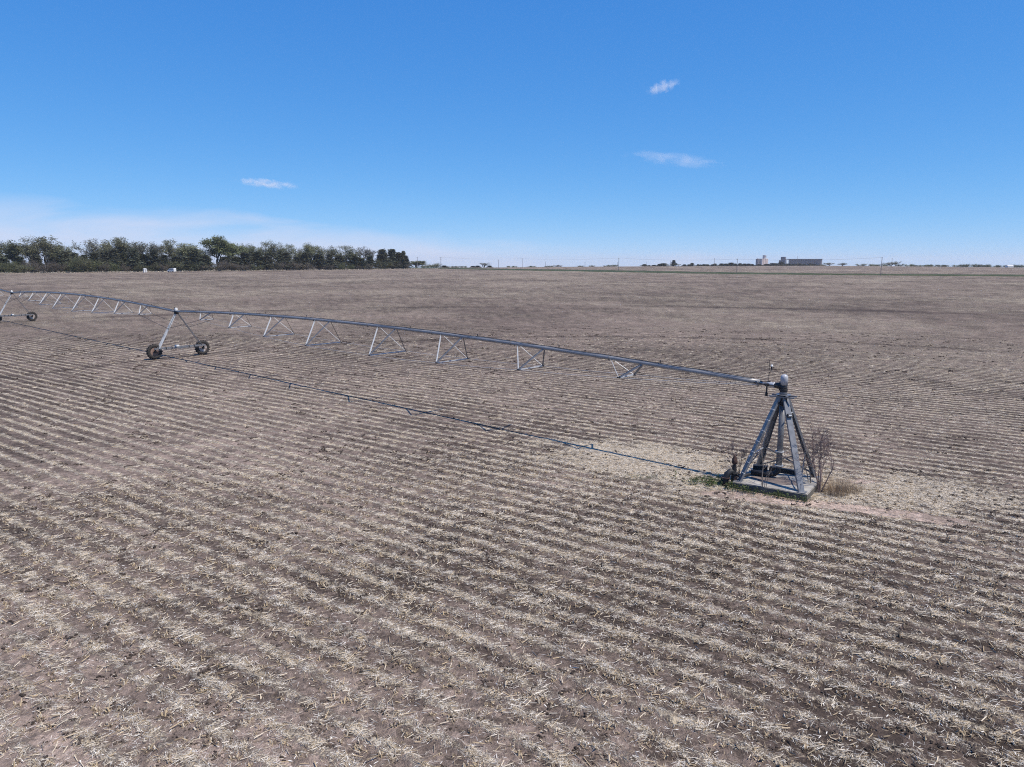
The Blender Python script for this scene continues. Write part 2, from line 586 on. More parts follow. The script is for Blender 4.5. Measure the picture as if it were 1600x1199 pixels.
def leaf_mat(name, ca, cb, rand=.3, hue=.45):
    m, t, b = newmat(name)
    at = nd(t, 'ShaderNodeAttribute', attribute_name='shade').outputs['Fac']
    c = mixrgb(t, at, ca, cb)
    oi = nd(t, 'ShaderNodeObjectInfo')
    k = mth(t, 'MULTIPLY_ADD', oi.outputs['Random'], 2 * rand, 1 - rand)
    r2 = mth(t, 'FRACT', mth(t, 'MULTIPLY', oi.outputs['Random'], 17.31))
    c = mixrgb(t, mth(t, 'MULTIPLY', r2, hue), c, (0.15, 0.125, 0.095))
    kk = nd(t, 'ShaderNodeCombineXYZ', {0: k, 1: k, 2: k}).outputs[0]
    c = mixrgb(t, 1.0, c, kk, 'MULTIPLY')
    b.inputs['Roughness'].default_value = .75
    b.inputs['Specular IOR Level'].default_value = .25
    t.links.new(c, b.inputs['Base Color'])
    tr = nd(t, 'ShaderNodeBsdfTranslucent', {0: c})
    mx = nd(t, 'ShaderNodeMixShader', {0: .22, 1: b.outputs[0], 2: tr.outputs[0]})
    out = [n for n in t.nodes if n.type == 'OUTPUT_MATERIAL'][0]
    t.links.new(mx.outputs[0], out.inputs[0])
    return m


M_LEAF = leaf_mat('young olive leaves', (0.095, 0.108, 0.058), (0.245, 0.26, 0.145))
M_LEAF_B = leaf_mat('fresh green leaves', (0.09, 0.11, 0.048), (0.21, 0.24, 0.115))
M_LEAF_G = leaf_mat('grey budding leaves', (0.13, 0.133, 0.10), (0.28, 0.29, 0.22))
M_LEAF_D = leaf_mat('cedar needles', (0.040, 0.050, 0.033), (0.11, 0.122, 0.078), .3, .3)
M_LEAF_S = leaf_mat('shrub leaves', (0.075, 0.092, 0.042), (0.175, 0.20, 0.09))
M_LEAF_BR = leaf_mat('brown bare brush', (0.10, 0.085, 0.07), (0.20, 0.175, 0.145))
M_WEED = leaf_mat('green weeds', (0.045, 0.065, 0.022), (0.11, 0.14, 0.055), .1, 0)
M_WHEAT = leaf_mat('green crop strip', (0.045, 0.06, 0.022), (0.085, 0.10, 0.045), .05, 0)

# ------------------------------------------------------------------ ground: one sheet, fine near the camera, out to the horizon
def build_ground():
    r_near = [0.0, 4.0, 7.0]
    r = 9.0
    while r < 100:
        r_near.append(r)
        r *= 1.0047
    while r < 9500:
        r_near.append(r)
        r *= 1.03
    rr = np.array(r_near[1:])
    az = np.concatenate([np.linspace(-math.pi, -.92, 32)[:-1], np.arange(-.92, .92, .0048), np.linspace(.92, math.pi, 32)[:-1]])
    na, nr = len(az), len(rr)
    RRR, AA = np.meshgrid(rr, az, indexing='ij')
    X = (RRR * np.sin(AA)).ravel()
    Y = (RRR * np.cos(AA)).ravel()
    st, tone, green, h = field(X, Y)
    phase = field.phase
    st, tone = field(X, Y, 0.0)[:2]          # the row pattern itself is drawn by the material from the phase
    st1, tone1 = field(X, Y, 1.0)[:2]
    samp, tamp = st1 - st, tone1 - tone
    rad = np.hypot(X, Y)
    Z = h * (1 - sstep(60, 110, rad)) + drop(X, Y)
    # lighter worked land beyond the green strip, some broad darker lanes in the mid distance
    co = np.stack([X, Y, Z], 1)
    co = np.concatenate([co, [[0, 0, 0]]])
    i = np.arange(nr - 1)[:, None] * na
    j = np.arange(na)[None, :]
    j2 = (j + 1) % na
    q = np.stack([i + j, i + j2, i + na + j2, i + na + j], -1).reshape(-1, 4)
    q = q[:, ::-1]
    c = nr * na
    tri = np.stack([np.full(na, c), (np.arange(na) + 1) % na, np.arange(na)], 1)
    me = bpy.data.meshes.new('ground')
    me.vertices.add(len(co))
    me.vertices.foreach_set('co', co.ravel())
    nl = q.size + tri.size
    me.loops.add(nl)
    me.loops.foreach_set('vertex_index', np.concatenate([q.ravel(), tri.ravel()]))
    me.polygons.add(len(q) + len(tri))
    ls = np.concatenate([np.arange(len(q)) * 4, q.size + np.arange(len(tri)) * 3])
    me.polygons.foreach_set('loop_start', ls)
    me.update(calc_edges=True)
    me.validate()
    near_ = sstep(60, 22, rad)      # close by, the straw is loose pieces lying on the soil
    st = st * (1 - .22 * near_) - .02 * near_
    samp = samp * (1 - .22 * near_)
    for nm, a in (('phase', phase), ('straw_amp', samp), ('tone_amp', tamp), ('straw', st), ('tone', tone), ('green', green)):
        at = me.attributes.new(nm, 'FLOAT', 'POINT')
        at.data.foreach_set('value', np.concatenate([a, [0.5]]).astype(np.float32))
    me.polygons.foreach_set('use_smooth', np.ones(len(me.polygons), bool))
    me.materials.append(M_GROUND)
    o = bpy.data.objects.new('ground', me)
    COL.objects.link(o)
    tag(o, kind='structure')
    if me.polygons[0].normal.z < 0:
        me.flip_normals()
    return o


ground = build_ground()


# ------------------------------------------------------------------ instanced ground litter
def litter_mat(name, cols, rough=.85):
    m, t, b = newmat(name)
    at = nd(t, 'ShaderNodeAttribute', attribute_name='shade').outputs['Fac']
    cr = nd(t, 'ShaderNodeValToRGB', {0: at})
    el = cr.color_ramp.elements
    el[0].position = 0
    el[0].color = (*cols[0], 1)
    el[1].position = 1
    el[1].color = (*cols[-1], 1)
    for i, c in enumerate(cols[1:-1]):
        e = el.new((i + 1) / (len(cols) - 1))
        e.color = (*c, 1)
    t.links.new(cr.outputs[0], b.inputs['Base Color'])
    b.inputs['Roughness'].default_value = rough
    b.inputs['Specular IOR Level'].default_value = .2
    return m


M_STRAW = litter_mat('corn trash', [(0.06, 0.045, 0.036), (0.19, 0.14, 0.095), (0.46, 0.355, 0.225), (0.59, 0.515, 0.415), (0.87, 0.825, 0.755)])
M_CLOD = litter_mat('soil clods', [(0.022, 0.016, 0.013), (0.10, 0.078, 0.066)], .95)


def set_shade(me, vals):
    at = me.attributes.new('shade', 'FLOAT', 'FACE')
    at.data.foreach_set('value', vals)


def straw_patch(seed, n, rad, big=0.0, flat=1.0):
    rs = random.Random(seed)
    v, f, sh = [], [], []
    for k in range(n):
        a = rs.uniform(0, 2 * math.pi)
        d = min(rad * 1.5, abs(rs.gauss(0, rad * .62)))
        c = Vector((d * math.cos(a) * 1.25, d * math.sin(a) * .8, rs.uniform(.002, .014) * flat))
        kind = rs.random()
        if kind < .74:
            ln, wd = rs.uniform(.04, .19), rs.uniform(.0025, .0065)
        elif kind < .93:
            ln, wd = rs.uniform(.03, .10), rs.uniform(.007, .018)     # husk or leaf piece
        else:
            ln, wd = rs.uniform(.10, .26 + big), rs.uniform(.010, .018)   # stalk
        th = rs.gauss(0, 1.1) if rs.random() < .6 else rs.uniform(0, math.pi)
        tl = rs.gauss(0, .13)
        if rs.random() < .025:
            tl = rs.uniform(.5, 1.2)
        tl *= flat
        dr = Vector((math.cos(th) * math.cos(tl), math.sin(th) * math.cos(tl), math.sin(tl)))
        sd = Vector((-math.sin(th), math.cos(th), rs.uniform(-.5, .5) * flat)).normalized()
        up = dr.cross(sd)
        b = len(v)
        bend = rs.uniform(-.2, .3) * ln * flat
        z0 = abs(dr.z) * ln / 2
        c.z += z0
        if kind >= .93:
            # three-sided stalk
            for q in (-.5, .5):
                for aa in (0, 2.1, 4.2):
                    v.append(c + dr * ln * q + (sd * math.cos(aa) + up * math.sin(aa)) * wd * .6)
            f += [(b, b + 1, b + 4, b + 3), (b + 1, b + 2, b + 5, b + 4), (b + 2, b, b + 3, b + 5)]
            s_ = rs.uniform(.3, .8)
            sh += [s_] * 3
        else:
            for q in (-.5, 0, .5):
                off = up * bend * (.25 - q * q)
                ww = wd * (1 if q == 0 else .55)
                v += [c + dr * ln * q + sd * ww * .5 + off, c + dr * ln * q - sd * ww * .5 + off]
            f += [(b, b + 1, b + 3, b + 2), (b + 2, b + 3, b + 5, b + 4)]
            s_ = min(1, max(0, rs.gauss(.72, .30)))
            sh += [s_, s_]
    me = bpy.data.meshes.new('straw_litter')
    me.from_pydata([tuple(p) for p in v], [], f)
    me.materials.append(M_STRAW)
    set_shade(me, sh)
    return me


def clod_mesh(seed):
    rs = random.Random(seed)
    import bmesh
    bm = bmesh.new()
    for k in range(rs.randint(4, 8)):
        a = rs.uniform(0, 6.28)
        d = rs.uniform(0, .14)
        r_ = rs.uniform(.012, .04)
        mat = Matrix.Translation((d * math.cos(a), d * math.sin(a), r_ * .3)) @ Matrix.Rotation(rs.uniform(0, 3), 4, 'Z') @ Matrix.Diagonal((r_ * 1.3, r_, r_ * .8, 1))
        res = bmesh.ops.create_icosphere(bm, subdivisions=1, radius=1.0, matrix=mat)
        for vv in res['verts']:
            vv.co += Vector((rs.uniform(-1, 1), rs.uniform(-1, 1), rs.uniform(-1, 1))) * r_ * .25
    me = bpy.data.meshes.new('soil_clod')
    bm.to_mesh(me)
    bm.free()
    me.materials.append(M_CLOD)
    base = rs.random()
    set_shade(me, [min(1, max(0, base * .6 + rs.random() * .4)) for _ in me.polygons])
    return me


def stub_mesh(seed):
    """cut corn stalk stub with its crown of roots"""
    rs = random.Random(seed)
    mb = MB()
    sh = []
    for k in range(rs.randint(1, 3)):
        a = rs.uniform(0, 6.28)
        base = Vector((rs.uniform(-.06, .06), rs.uniform(-.03, .03), -.01))
        hgt = rs.uniform(.03, .11)
        lean = Vector((rs.gauss(0, .35), rs.gauss(0, .35), 1)).normalized()
        n0 = len(mb.f)
        mb.tube([base, base + lean * hgt], [.014, .011], 5)
        s_ = rs.uniform(.15, .75)
        sh += [s_] * (len(mb.f) - n0)
    for k in range(5):
        a = rs.uniform(0, 6.28)
        ln = rs.uniform(.04, .09)
        p = Vector((0, 0, .02))
        q = Vector((math.cos(a) * ln, math.sin(a) * ln, rs.uniform(.0, .05)))
        b = len(mb.v)
        sd = Vector((-math.sin(a), math.cos(a), 0)) * .006
        mb.add([p - sd, p + sd, q + sd, q - sd], [(0, 1, 2, 3)])
        sh.append(rs.uniform(0, .5))
    me = mb.mesh('stalk_stub', M_STRAW)
    set_shade(me, sh)
    return me


def gn_scatter(name, pts, rot, scl, idx, protos):
    """one object; the points carry rotation, size and which piece to place"""
    me = bpy.data.meshes.new(name)
    me.vertices.add(len(pts))
    me.vertices.foreach_set('co', np.asarray(pts, np.float32).ravel())
    me.attributes.new('rot', 'FLOAT_VECTOR', 'POINT').data.foreach_set('vector', np.asarray(rot, np.float32).ravel())
    me.attributes.new('scl', 'FLOAT', 'POINT').data.foreach_set('value', np.asarray(scl, np.float32))
    me.attributes.new('pidx', 'INT', 'POINT').data.foreach_set('value', np.asarray(idx, np.int32))
    o = bpy.data.objects.new(name, me)
    COL.objects.link(o)
    col = bpy.data.collections.new(name + '_pieces')
    for i, p in enumerate(protos):
        po = bpy.data.objects.new('%s_piece_%02d' % (name, i), p)
        col.objects.link(po)
    ng = bpy.data.node_groups.new(name, 'GeometryNodeTree')
    ng.interface.new_socket('Geometry', in_out='INPUT', socket_type='NodeSocketGeometry')
    ng.interface.new_socket('Geometry', in_out='OUTPUT', socket_type='NodeSocketGeometry')
    gi = ng.nodes.new('NodeGroupInput')
    go = ng.nodes.new('NodeGroupOutput')
    mp = ng.nodes.new('GeometryNodeMeshToPoints')
    ci = ng.nodes.new('GeometryNodeCollectionInfo')
    ci.inputs['Collection'].default_value = col
    ci.inputs['Separate Children'].default_value = True
    ip = ng.nodes.new('GeometryNodeInstanceOnPoints')
    ip.inputs['Pick Instance'].default_value = True

    def attr(nm, dt):
        a = ng.nodes.new('GeometryNodeInputNamedAttribute')
        a.data_type = dt
        a.inputs['Name'].default_value = nm
        return a.outputs['Attribute']
    ng.links.new(gi.outputs[0], ip.inputs['Points'])
    ng.links.new(ci.outputs[0], ip.inputs['Instance'])
    ng.links.new(attr('pidx', 'INT'), ip.inputs['Instance Index'])
    ng.links.new(attr('rot', 'FLOAT_VECTOR'), ip.inputs['Rotation'])
    ng.links.new(attr('scl', 'FLOAT'), ip.inputs['Scale'])
    ng.links.new(ip.outputs[0], go.inputs[0])
    md = o.modifiers.new('scatter', 'NODES')
    md.node_group = ng
    ng.nodes.remove(mp)
    return o


def sample_area(n, r0, r1, amax=.80):
    a = rng.uniform(-amax, amax, n)
    r = np.sqrt(rng.uniform(r0 ** 2, r1 ** 2, n))
    return r * np.sin(a), r * np.cos(a)


def on_pad(x, y, m=1.45):
    e = np.array([math.cos(-.607), math.sin(-.607)])
    dx, dy = x - 10.25, y - 26.9
    return (np.abs(dx * e[0] + dy * e[1]) < m) & (np.abs(-dx * e[1] + dy * e[0]) < m)


ROT_ROW = math.pi / 2 + ROW_AZ
protos = [straw_patch(100 + i, (24, 60, 80, 44)[i % 4], (.15, .22, .26, .19)[i % 4]) for i in range(14)] + [straw_patch(300 + i, 16, .34, .12) for i in range(6)] \
    + [straw_patch(400 + i, (24, 60, 80, 44)[i % 4], (.13, .19, .22, .16)[i % 4], 0, .22) for i in range(12)]
xs, ys, sc_ = [], [], []
for (r0, r1, dens_, s0) in ((9.5, 16, 50, .72), (16, 24, 42, .76), (24, 36, 30, .72), (36, 54, 14, .85), (54, 85, 3.4, 1.15)):
    n = int(.80 * (r1 ** 2 - r0 ** 2) * dens_)
    x, y = sample_area(n, r0, r1)
    st, tone, gr, h = field(x, y)
    keep = (rng.random(n) < np.clip((st - .13) * 1.25, 0.05, 1)) & ~on_pad(x, y)
    xs.append(x[keep])
    ys.append(y[keep])
    sc_.append(s0 * rng.uniform(.65, 1.25, keep.sum()))
# deep mulch where the combine turned round the pivot
for cx, cy, rad_, nm_ in ((6.6, 29.4, 9, 14000), (14.6, 26.0, 6, 4000)):
    x = cx + rng.uniform(-rad_, rad_, nm_)
    y = cy + rng.uniform(-rad_, rad_, nm_)
    st = field(x, y)[0]
    keep = (st > .85) & ~on_pad(x, y) & (fbm(x / .6, y / .6, 191, 3) > .42)
    xs.append(x[keep])
    ys.append(y[keep])
    sc_.append(rng.uniform(.6, 1.05, keep.sum()))
X_, Y_, S_ = map(np.concatenate, (xs, ys, sc_))
st, tone, gr, h = field(X_, Y_)
n = len(X_)
rot_ = np.stack([rng.normal(0, .05, n), rng.normal(0, .05, n), ROT_ROW + rng.choice([0, math.pi], n) + rng.normal(0, .5, n)], 1)
litter = gn_scatter('straw_litter', np.stack([X_, Y_, h * (1 - sstep(60, 110, np.hypot(X_, Y_)))], 1), rot_, S_, np.where(np.hypot(X_, Y_) + rng.normal(0, 1.5, n) > 22, rng.integers(20, 32, n), rng.integers(0, 20, n)), protos)
tag(litter, 'pale broken corn stalks and husks lying in rows over the whole field', 'crop residue', kind='stuff')
N_LIT = n

protos = [straw_patch(800 + i, 9, .42, 0, .6) for i in range(10)]
x, y = sample_area(9000, 9.5, 32)
keep = ~on_pad(x, y, 1.7)
x, y = x[keep], y[keep]
n = len(x)
h = field(x, y)[3]
rot_ = np.stack([np.zeros(n), np.zeros(n), rng.uniform(0, 6.28, n)], 1)
lb = gn_scatter('loose_chaff', np.stack([x, y, h], 1), rot_, rng.uniform(.6, 1.2, n), rng.integers(0, 10, n), protos)
tag(lb, 'single bits of chaff blown onto the bare soil between the rows', 'chaff', kind='stuff')

protos = [clod_mesh(500 + i) for i in range(10)]
xs, ys, sc_ = [], [], []
for (r0, r1, dens_, s0) in ((9.5, 20, 14, .75), (20, 34, 9, .95), (34, 60, 2.5, 1.1), (60, 95, 1.0, 1.6)):
    n = int(.80 * (r1 ** 2 - r0 ** 2) * dens_)
    x, y = sample_area(n, r0, r1)
    cl = fbm(x / 1.3, y / 1.3, 171, 3)
    keep = (rng.random(n) < np.clip((cl - .42) * 3.5, .08, 1)) & ~on_pad(x, y)
    xs.append(x[keep])
    ys.append(y[keep])
    sc_.append(s0 * np.minimum(rng.lognormal(-.25, .4, keep.sum()), 1.25))
X_, Y_, S_ = map(np.concatenate, (xs, ys, sc_))
st, tone, gr, h = field(X_, Y_)
n = len(X_)
rot_ = np.stack([np.zeros(n), np.zeros(n), rng.uniform(0, 6.28, n)], 1)
cl = gn_scatter('soil_clods', np.stack([X_, Y_, h], 1), rot_, S_, rng.integers(0, len(protos), n), protos)
tag(cl, 'dark lumps of earth scattered between the straw rows', 'soil clods', kind='stuff')

# stubs stand in the rows, one every 20 cm or so
protos = [stub_mesh(700 + i) for i in range(10)]
n = 4200
x, y = sample_area(n, 9.5, 30)
t_ = x * ROWP[0] + y * ROWP[1]
u_ = x * ROWD[0] + y * ROWD[1]
tt = (np.round(t_ / ROWS + .42 + .3) - .42 - .3) * ROWS + rng.normal(0, .07, n)
x, y = tt * ROWP[0] + u_ * ROWD[0], tt * ROWP[1] + u_ * ROWD[1]
st, tone, gr, h = field(x, y)
keep = ~on_pad(x, y) & (np.hypot(x - 9, y - 28) > 4)
x, y, h = x[keep], y[keep], h[keep]
n = len(x)
rot_ = np.stack([rng.normal(0, .15, n), rng.normal(0, .15, n), rng.uniform(0, 6.28, n)], 1)
so = gn_scatter('corn_stubs', np.stack([x, y, h], 1), rot_, rng.uniform(.7, 1.3, n), rng.integers(0, 10, n), protos)
tag(so, 'short cut corn stubs standing along the old planting rows', 'corn stubble', kind='stuff')


# ------------------------------------------------------------------ irrigation arm
def span_z(s, z0, z1):
    t = s / SPAN
    return z0 + (z1 - z0) * t + .64 * 4 * t * (1 - t)


TRUSS = [(7.1, .82, .60, 3.47), (12.8, .85, .92, 3.27), (18.6, .85, 1.17, 3.08), (24.4, .85, 1.38, 3.0),
         (31.4, .87, 1.37, 3.02), (37.2, .87, 1.22, 3.19), (43.1, .84, .92, 3.43), (48.9, .93, .57, 3.68)]
PIPE_R = .098


def make_span(z0, z1, first, label):
    """local frame: x along the arm, y across it (positive = far side), origin on the ground below the inner end"""
    root = empty('irrigation_span')
    tag(root, label, 'irrigation span', 'spans of the centre pivot arm')
    mb = MB()
    s_a = .95 if first else .12
    N = 48
    pts = [(s_a + (SPAN - .12 - s_a) * i / N, 0, span_z(s_a + (SPAN - .12 - s_a) * i / N, z0, z1)) for i in range(N + 1)]
    mb.tube(pts, PIPE_R, 14)
    o = mb.build('pipe', M_PIPE, root, True)
    # bolted flanges where the pipe lengths meet
    for s in [7.1 + .95 + k * 6.1 for k in range(8)]:
        if s > SPAN - 1:
            continue
        z = span_z(s, z0, z1)
        f = MB()
        sl = (span_z(s + .1, z0, z1) - z) / .1
        ax = Vector((1, 0, sl)).normalized()
        f.lathe(Vector((s, 0, z)) - ax * .012, ax, [(0, PIPE_R + .002), (0, PIPE_R + .03), (.024, PIPE_R + .03), (.024, PIPE_R + .002)], 14)
        f.build('flange', M_GALV, root)
    for s, hw, w_, zn in TRUSS:
        za, zb = span_z(s - hw, z0, z1), span_z(s + hw, z0, z1)
        A = Vector((s, -w_, zn))
        B = Vector((s, w_, zn))
        PA = Vector((s - hw, 0, za))
        PB = Vector((s + hw, 0, zb))
        cb = MB()
        cb.rect(A, B, .05, .05)
        tr = cb.build('truss', M_GALV2, root)
        for P, Nn in ((PA, A), (PB, A), (PA, B), (PB, B)):
            st_ = MB()
            sgn = -1 if Nn.y < 0 else 1
            a_ = P + Vector((0, sgn * .06, -.05))
            wv = .09 if (P is PB and Nn is B) else (.024 if P is PB else .085)
            upv = (0, 1, 0) if P is PA else (1, 0, 0)
            st_.bar(a_, Nn, [(-wv / 2, 0), (wv / 2, 0), (wv / 2, .007), (-wv / 2 + .007, .007), (-wv / 2 + .007, .022), (-wv / 2, .022)], upv)
            st_.build('strut', M_GALV2 if P is PB else M_GALV, tr)  # pivot-side struts get darker steel, painting in the shade on their visible faces
        for sgn in (-1, 1):
            g = MB()
            g.box((s, sgn * w_, zn), (.16, .05, .06))
            g.build('joint_plate', M_DARK, tr)
    # thin rods linking the trusses into a bowstring
    for sgn in (-1, 1):
        nodes = [Vector((s, sgn * w_, zn)) for s, hw, w_, zn in TRUSS]
        ends = [Vector((1.0 if first else -.14, sgn * (.10 if first else .90), span_z(1.0, z0, z1) - .1 if first else 2.62))] + nodes + [Vector((SPAN - .14, sgn * .90, 2.62))]
        for a_, b_ in zip(ends[:-1], ends[1:]):
            rd = MB()
            mid = (a_ + b_) / 2 - Vector((0, 0, .03))
            rr_ = .017 if (b_ is ends[-1] or (a_ is ends[0] and not first)) else .008
            rd.tube([a_, mid, b_], rr_, 5)
            rd.build('truss_rod', M_DARK if rr_ > .012 else M_GALV2, root)
    # cable lying along the pipe
    cb = MB()
    rs = random.Random(5)
    pts = []
    s = s_a + .3
    while s < SPAN - .4:
        pts.append((s, .035 + rs.uniform(-.03, .03), span_z(s, z0, z1) + PIPE_R + .012 + rs.uniform(0, .012)))
        s += .8
    cb.tube(pts, .015, 5)
    cb.build('cable', M_WIRE, root, True)
    # outlets on top of the pipe
    for s in [5.6 * k + 5.4 for k in range(9)]:
        sp = MB()
        z = span_z(s, z0, z1) + PIPE_R - .01
        sp.tube([(s, 0, z), (s, 0, z + .09)], .016, 6)
        sp.lathe((s, 0, z + .09), (0, 0, 1), [(0, .012), (.015, .032), (.05, .03), (.06, .01)], 8)
        sp.build('sprinkler', M_DARK, root)
    return root


ROT_ARM = math.atan2(DV.y, DV.x)
span1 = make_span(3.86, 4.06, True, 'first galvanised pipe span on V trusses, from the pivot tower to the nearer wheeled tower')
span1.location = P0
span1.rotation_euler.z = ROT_ARM
span2 = make_span(4.06, 4.06, False, 'second pipe span on V trusses beyond the nearer wheeled tower, smaller in the distance')
span2.location = P0 + DV * SPAN
span2.rotation_euler.z = ROT_ARM
span3 = copy_tree(span2)
span3.location = P0 + DV * SPAN * 2
span3['label'] = 'outermost pipe span leaving the picture at the left edge past the farther wheeled tower'
# note on frames: local y of a span points to the left of the arm; mirrored nodes are symmetric, so the sides match


def make_wheel(name, parent, x, y, r, wdt, rimmat):
    wh = MB()
    c = Vector((x, y, r))
    prof = []
    n = 36
    # tyre: lathe about x axis
    pr = [(-.34, .56), (-.48, .72), (-.5, .86), (-.42, .955), (-.2, .985), (0, .99), (.2, .985), (.42, .955), (.5, .86), (.48, .72), (.34, .56)]
    ty = MB()
    ty.lathe(c, (1, 0, 0), [(p[0] * wdt, p[1] * r * .96) for p in pr], n)
    for k in range(18):
        for sd in (-1, 1):
            a = 2 * math.pi * (k + (.25 if sd > 0 else 0)) / 18
            rad = Vector((0, math.cos(a), math.sin(a)))
            tan = Vector((0, -math.sin(a), math.cos(a)))
            p = c + rad * (r * .965) + Vector((sd * wdt * .24, 0, 0))
            X = (Vector((sd, 0, 0)) + tan * .55).normalized()
            Z = rad
            Yv = Z.cross(X)
            Mx = Matrix((X, Yv, Z)).transposed()
            ty.box(p, (wdt * .5, .045, .06), Mx)
    w_o = bpy.data.objects.new(name, None)
    w_o.empty_display_size = .2
    COL.objects.link(w_o)
    w_o.parent = parent
    ty.build('tyre', M_TYRE, w_o)
    rm = MB()
    rm.lathe(c, (1, 0, 0), [(-.35 * wdt, r * .60), (-.36 * wdt, r * .55), (-.20 * wdt, r * .50), (-.17 * wdt, r * .15), (.05 * wdt, r * .15), (.08 * wdt, r * .50), (.34 * wdt, r * .55), (.33 * wdt, r * .60)], 28)
    rm.build('rim', rimmat, w_o)
    hb = MB()
    hb.lathe(c - Vector((.12, 0, 0)), (1, 0, 0), [(0, .07), (.02, .09), (.2, .09), (.24, .06)], 14)
    for k in range(8):
        a = 2 * math.pi * k / 8
        hb.lathe(c + Vector((-.03, math.cos(a) * .16, math.sin(a) * .16)), (1, 0, 0), [(0, .014), (.06, .014)], 6)
    hb.build('hub', M_DARK, w_o)
    return w_o


def make_drive_tower(label):
    """local frame: x along the arm, y across; origin on the ground below the joint"""
    root = empty('drive_tower')
    tag(root, label, 'drive tower', 'wheeled drive towers under the arm')
    ZJ = 4.06
    W2 = 2.12
    r = .66
    bx = -.32
    bm_ = MB()
    bm_.rect((bx, -W2 - .12, .93), (bx, W2 + .12, .93), .14, .14)
    bm_.build('base_beam', M_GALV, root)
    for sgn in (-1, 1):
        for dx in (-.17, .17):
            lg = MB()
            a_ = Vector((dx * .5, sgn * .14, ZJ - .18))
            b_ = Vector((bx + dx * .7 + (.09 if dx > 0 else 0), sgn * (W2 - .22), .98))
            # angle section, flange widths set per side for a lit or shaded look
            ax_ = (b_ - a_).normalized()
            fx_ = Vector((1, 0, 0))
            fx_ = (fx_ - ax_ * fx_.dot(ax_)).normalized()
            fy_ = ax_.cross(fx_)
            wa, wb = (.11, .035) if sgn > 0 else (.02, .14)
            sec_ = [(0, 0), (wb, 0), (wb, .009), (.009, .009), (.009, wa), (0, wa)]
            vs_ = [a_ + fx_ * p_[0] + fy_ * p_[1] for p_ in sec_] + [b_ + fx_ * p_[0] + fy_ * p_[1] for p_ in sec_]
            lg.add(vs_, [(i_, (i_ + 1) % 6, 6 + (i_ + 1) % 6, 6 + i_) for i_ in range(6)] + [(5, 4, 3, 2, 1, 0), (6, 7, 8, 9, 10, 11)])
            lg.build('leg', M_GALV2 if sgn > 0 else M_GALV, root)  # same steel, darker on the far legs to paint in their shade
        for q in (.35, .62):
            br = MB()
            zz = ZJ - .18 + (.98 - ZJ + .18) * q
            yy = sgn * (.14 + (W2 - .36) * q)
            br.rect((-.085 + (bx - .03) * q - .02, yy, zz), (.085 + (bx + .12) * q + .02, yy, zz), .03, .03)
            br.build('spreader', M_GALV2, root)
        make_wheel('wheel', root, .06, sgn * W2, r, .36, M_RIMR if sgn > 0 else M_RIM)
        gb = MB()
        gb.box((bx + .16, sgn * W2, .66), (.2, .16, .2))
        gb.lathe((bx + .02, sgn * (W2 - .02), .68), (1, 0, 0), [(0, .05), (.05, .08), (.2, .09), (.3, .07)], 12)
        gb.box((bx + .12, sgn * W2, .80), (.1, .1, .14))
        gb.build('gearbox', M_DARK, root)
        sh = MB()
        sh.tube([(bx + .12, sgn * .2, .82), (bx + .12, sgn * (W2 - .12), .76)], .02, 6)
        sh.build('drive_shaft', M_GALV2, root)
        cl_ = MB()
        for yy in (.75, 1.25):
            cl_.box((bx, sgn * yy, .93), (.19, .06, .19))
        cl_.build('clamp', M_DARK, root)
    mo = MB()
    mo.lathe((bx + .1, -.16, .84), (0, 1, 0), [(0, .06), (.02, .10), (.28, .10), (.32, .05)], 14)
    mo.box((bx + .1, .25, 1.06), (.2, .34, .12))
    mo.build('motor', M_WHITE, root)
    jt = MB()
    jt.lathe((-.28, 0, ZJ - .02), (1, 0, 0), [(0, .10), (.03, .14), (.12, .12), (.36, .12), (.46, .14), (.52, .10)], 16)
    jt.box((0, 0, ZJ - .16), (.34, .3, .1))
    jt.build('pipe_joint', M_DARK, root)
    bx_ = MB()
    bx_.box((.05, -.02, ZJ + .19), (.24, .2, .2))
    bx_.lathe((.05, -.02, ZJ + .29), (0, 0, 1), [(0, .09), (.03, .06)], 10)
    bx_.build('tower_box', M_WHITE, root)
    ho = MB()
    ho.lathe((.34, .0, ZJ + .06), (0, 0, 1), [(0, .02), (.22, .02), (.24, .05), (.3, .03)], 8)
    ho.build('sprinkler', M_DARK, root)
    wi = MB()
    wi.tube([(-.12, .1, ZJ - .1), (-.2, .6, 3.1), (-.28, 1.1, 2.1), (-.32, 1.5, 1.3), (-.3, 1.3, 1.02)], .014, 5)
    wi.build('cable', M_WIRE, root)
    return root


tw1 = make_drive_tower('nearer wheeled A-frame tower with two big lugged tyres standing left of centre')
tw1.location = P0 + DV * SPAN
tw1.rotation_euler.z = ROT_ARM
tw2 = copy_tree(tw1)
tw2.location = P0 + DV * SPAN * 2
tw2['label'] = 'farther wheeled A-frame tower cut by the left edge of the picture'

# ------------------------------------------------------------------ pivot point
PADR = -.607
PC = Vector((10.25, 26.9, 0))


def pd(a, b, z=0):
    """pad frame: a to the right along the front edge, b to the back"""
    e = Vector((math.cos(PADR), math.sin(PADR), 0))
    g = Vector((-math.sin(PADR), math.cos(PADR), 0))
    return PC + e * a + g * b + Vector((0, 0, z))


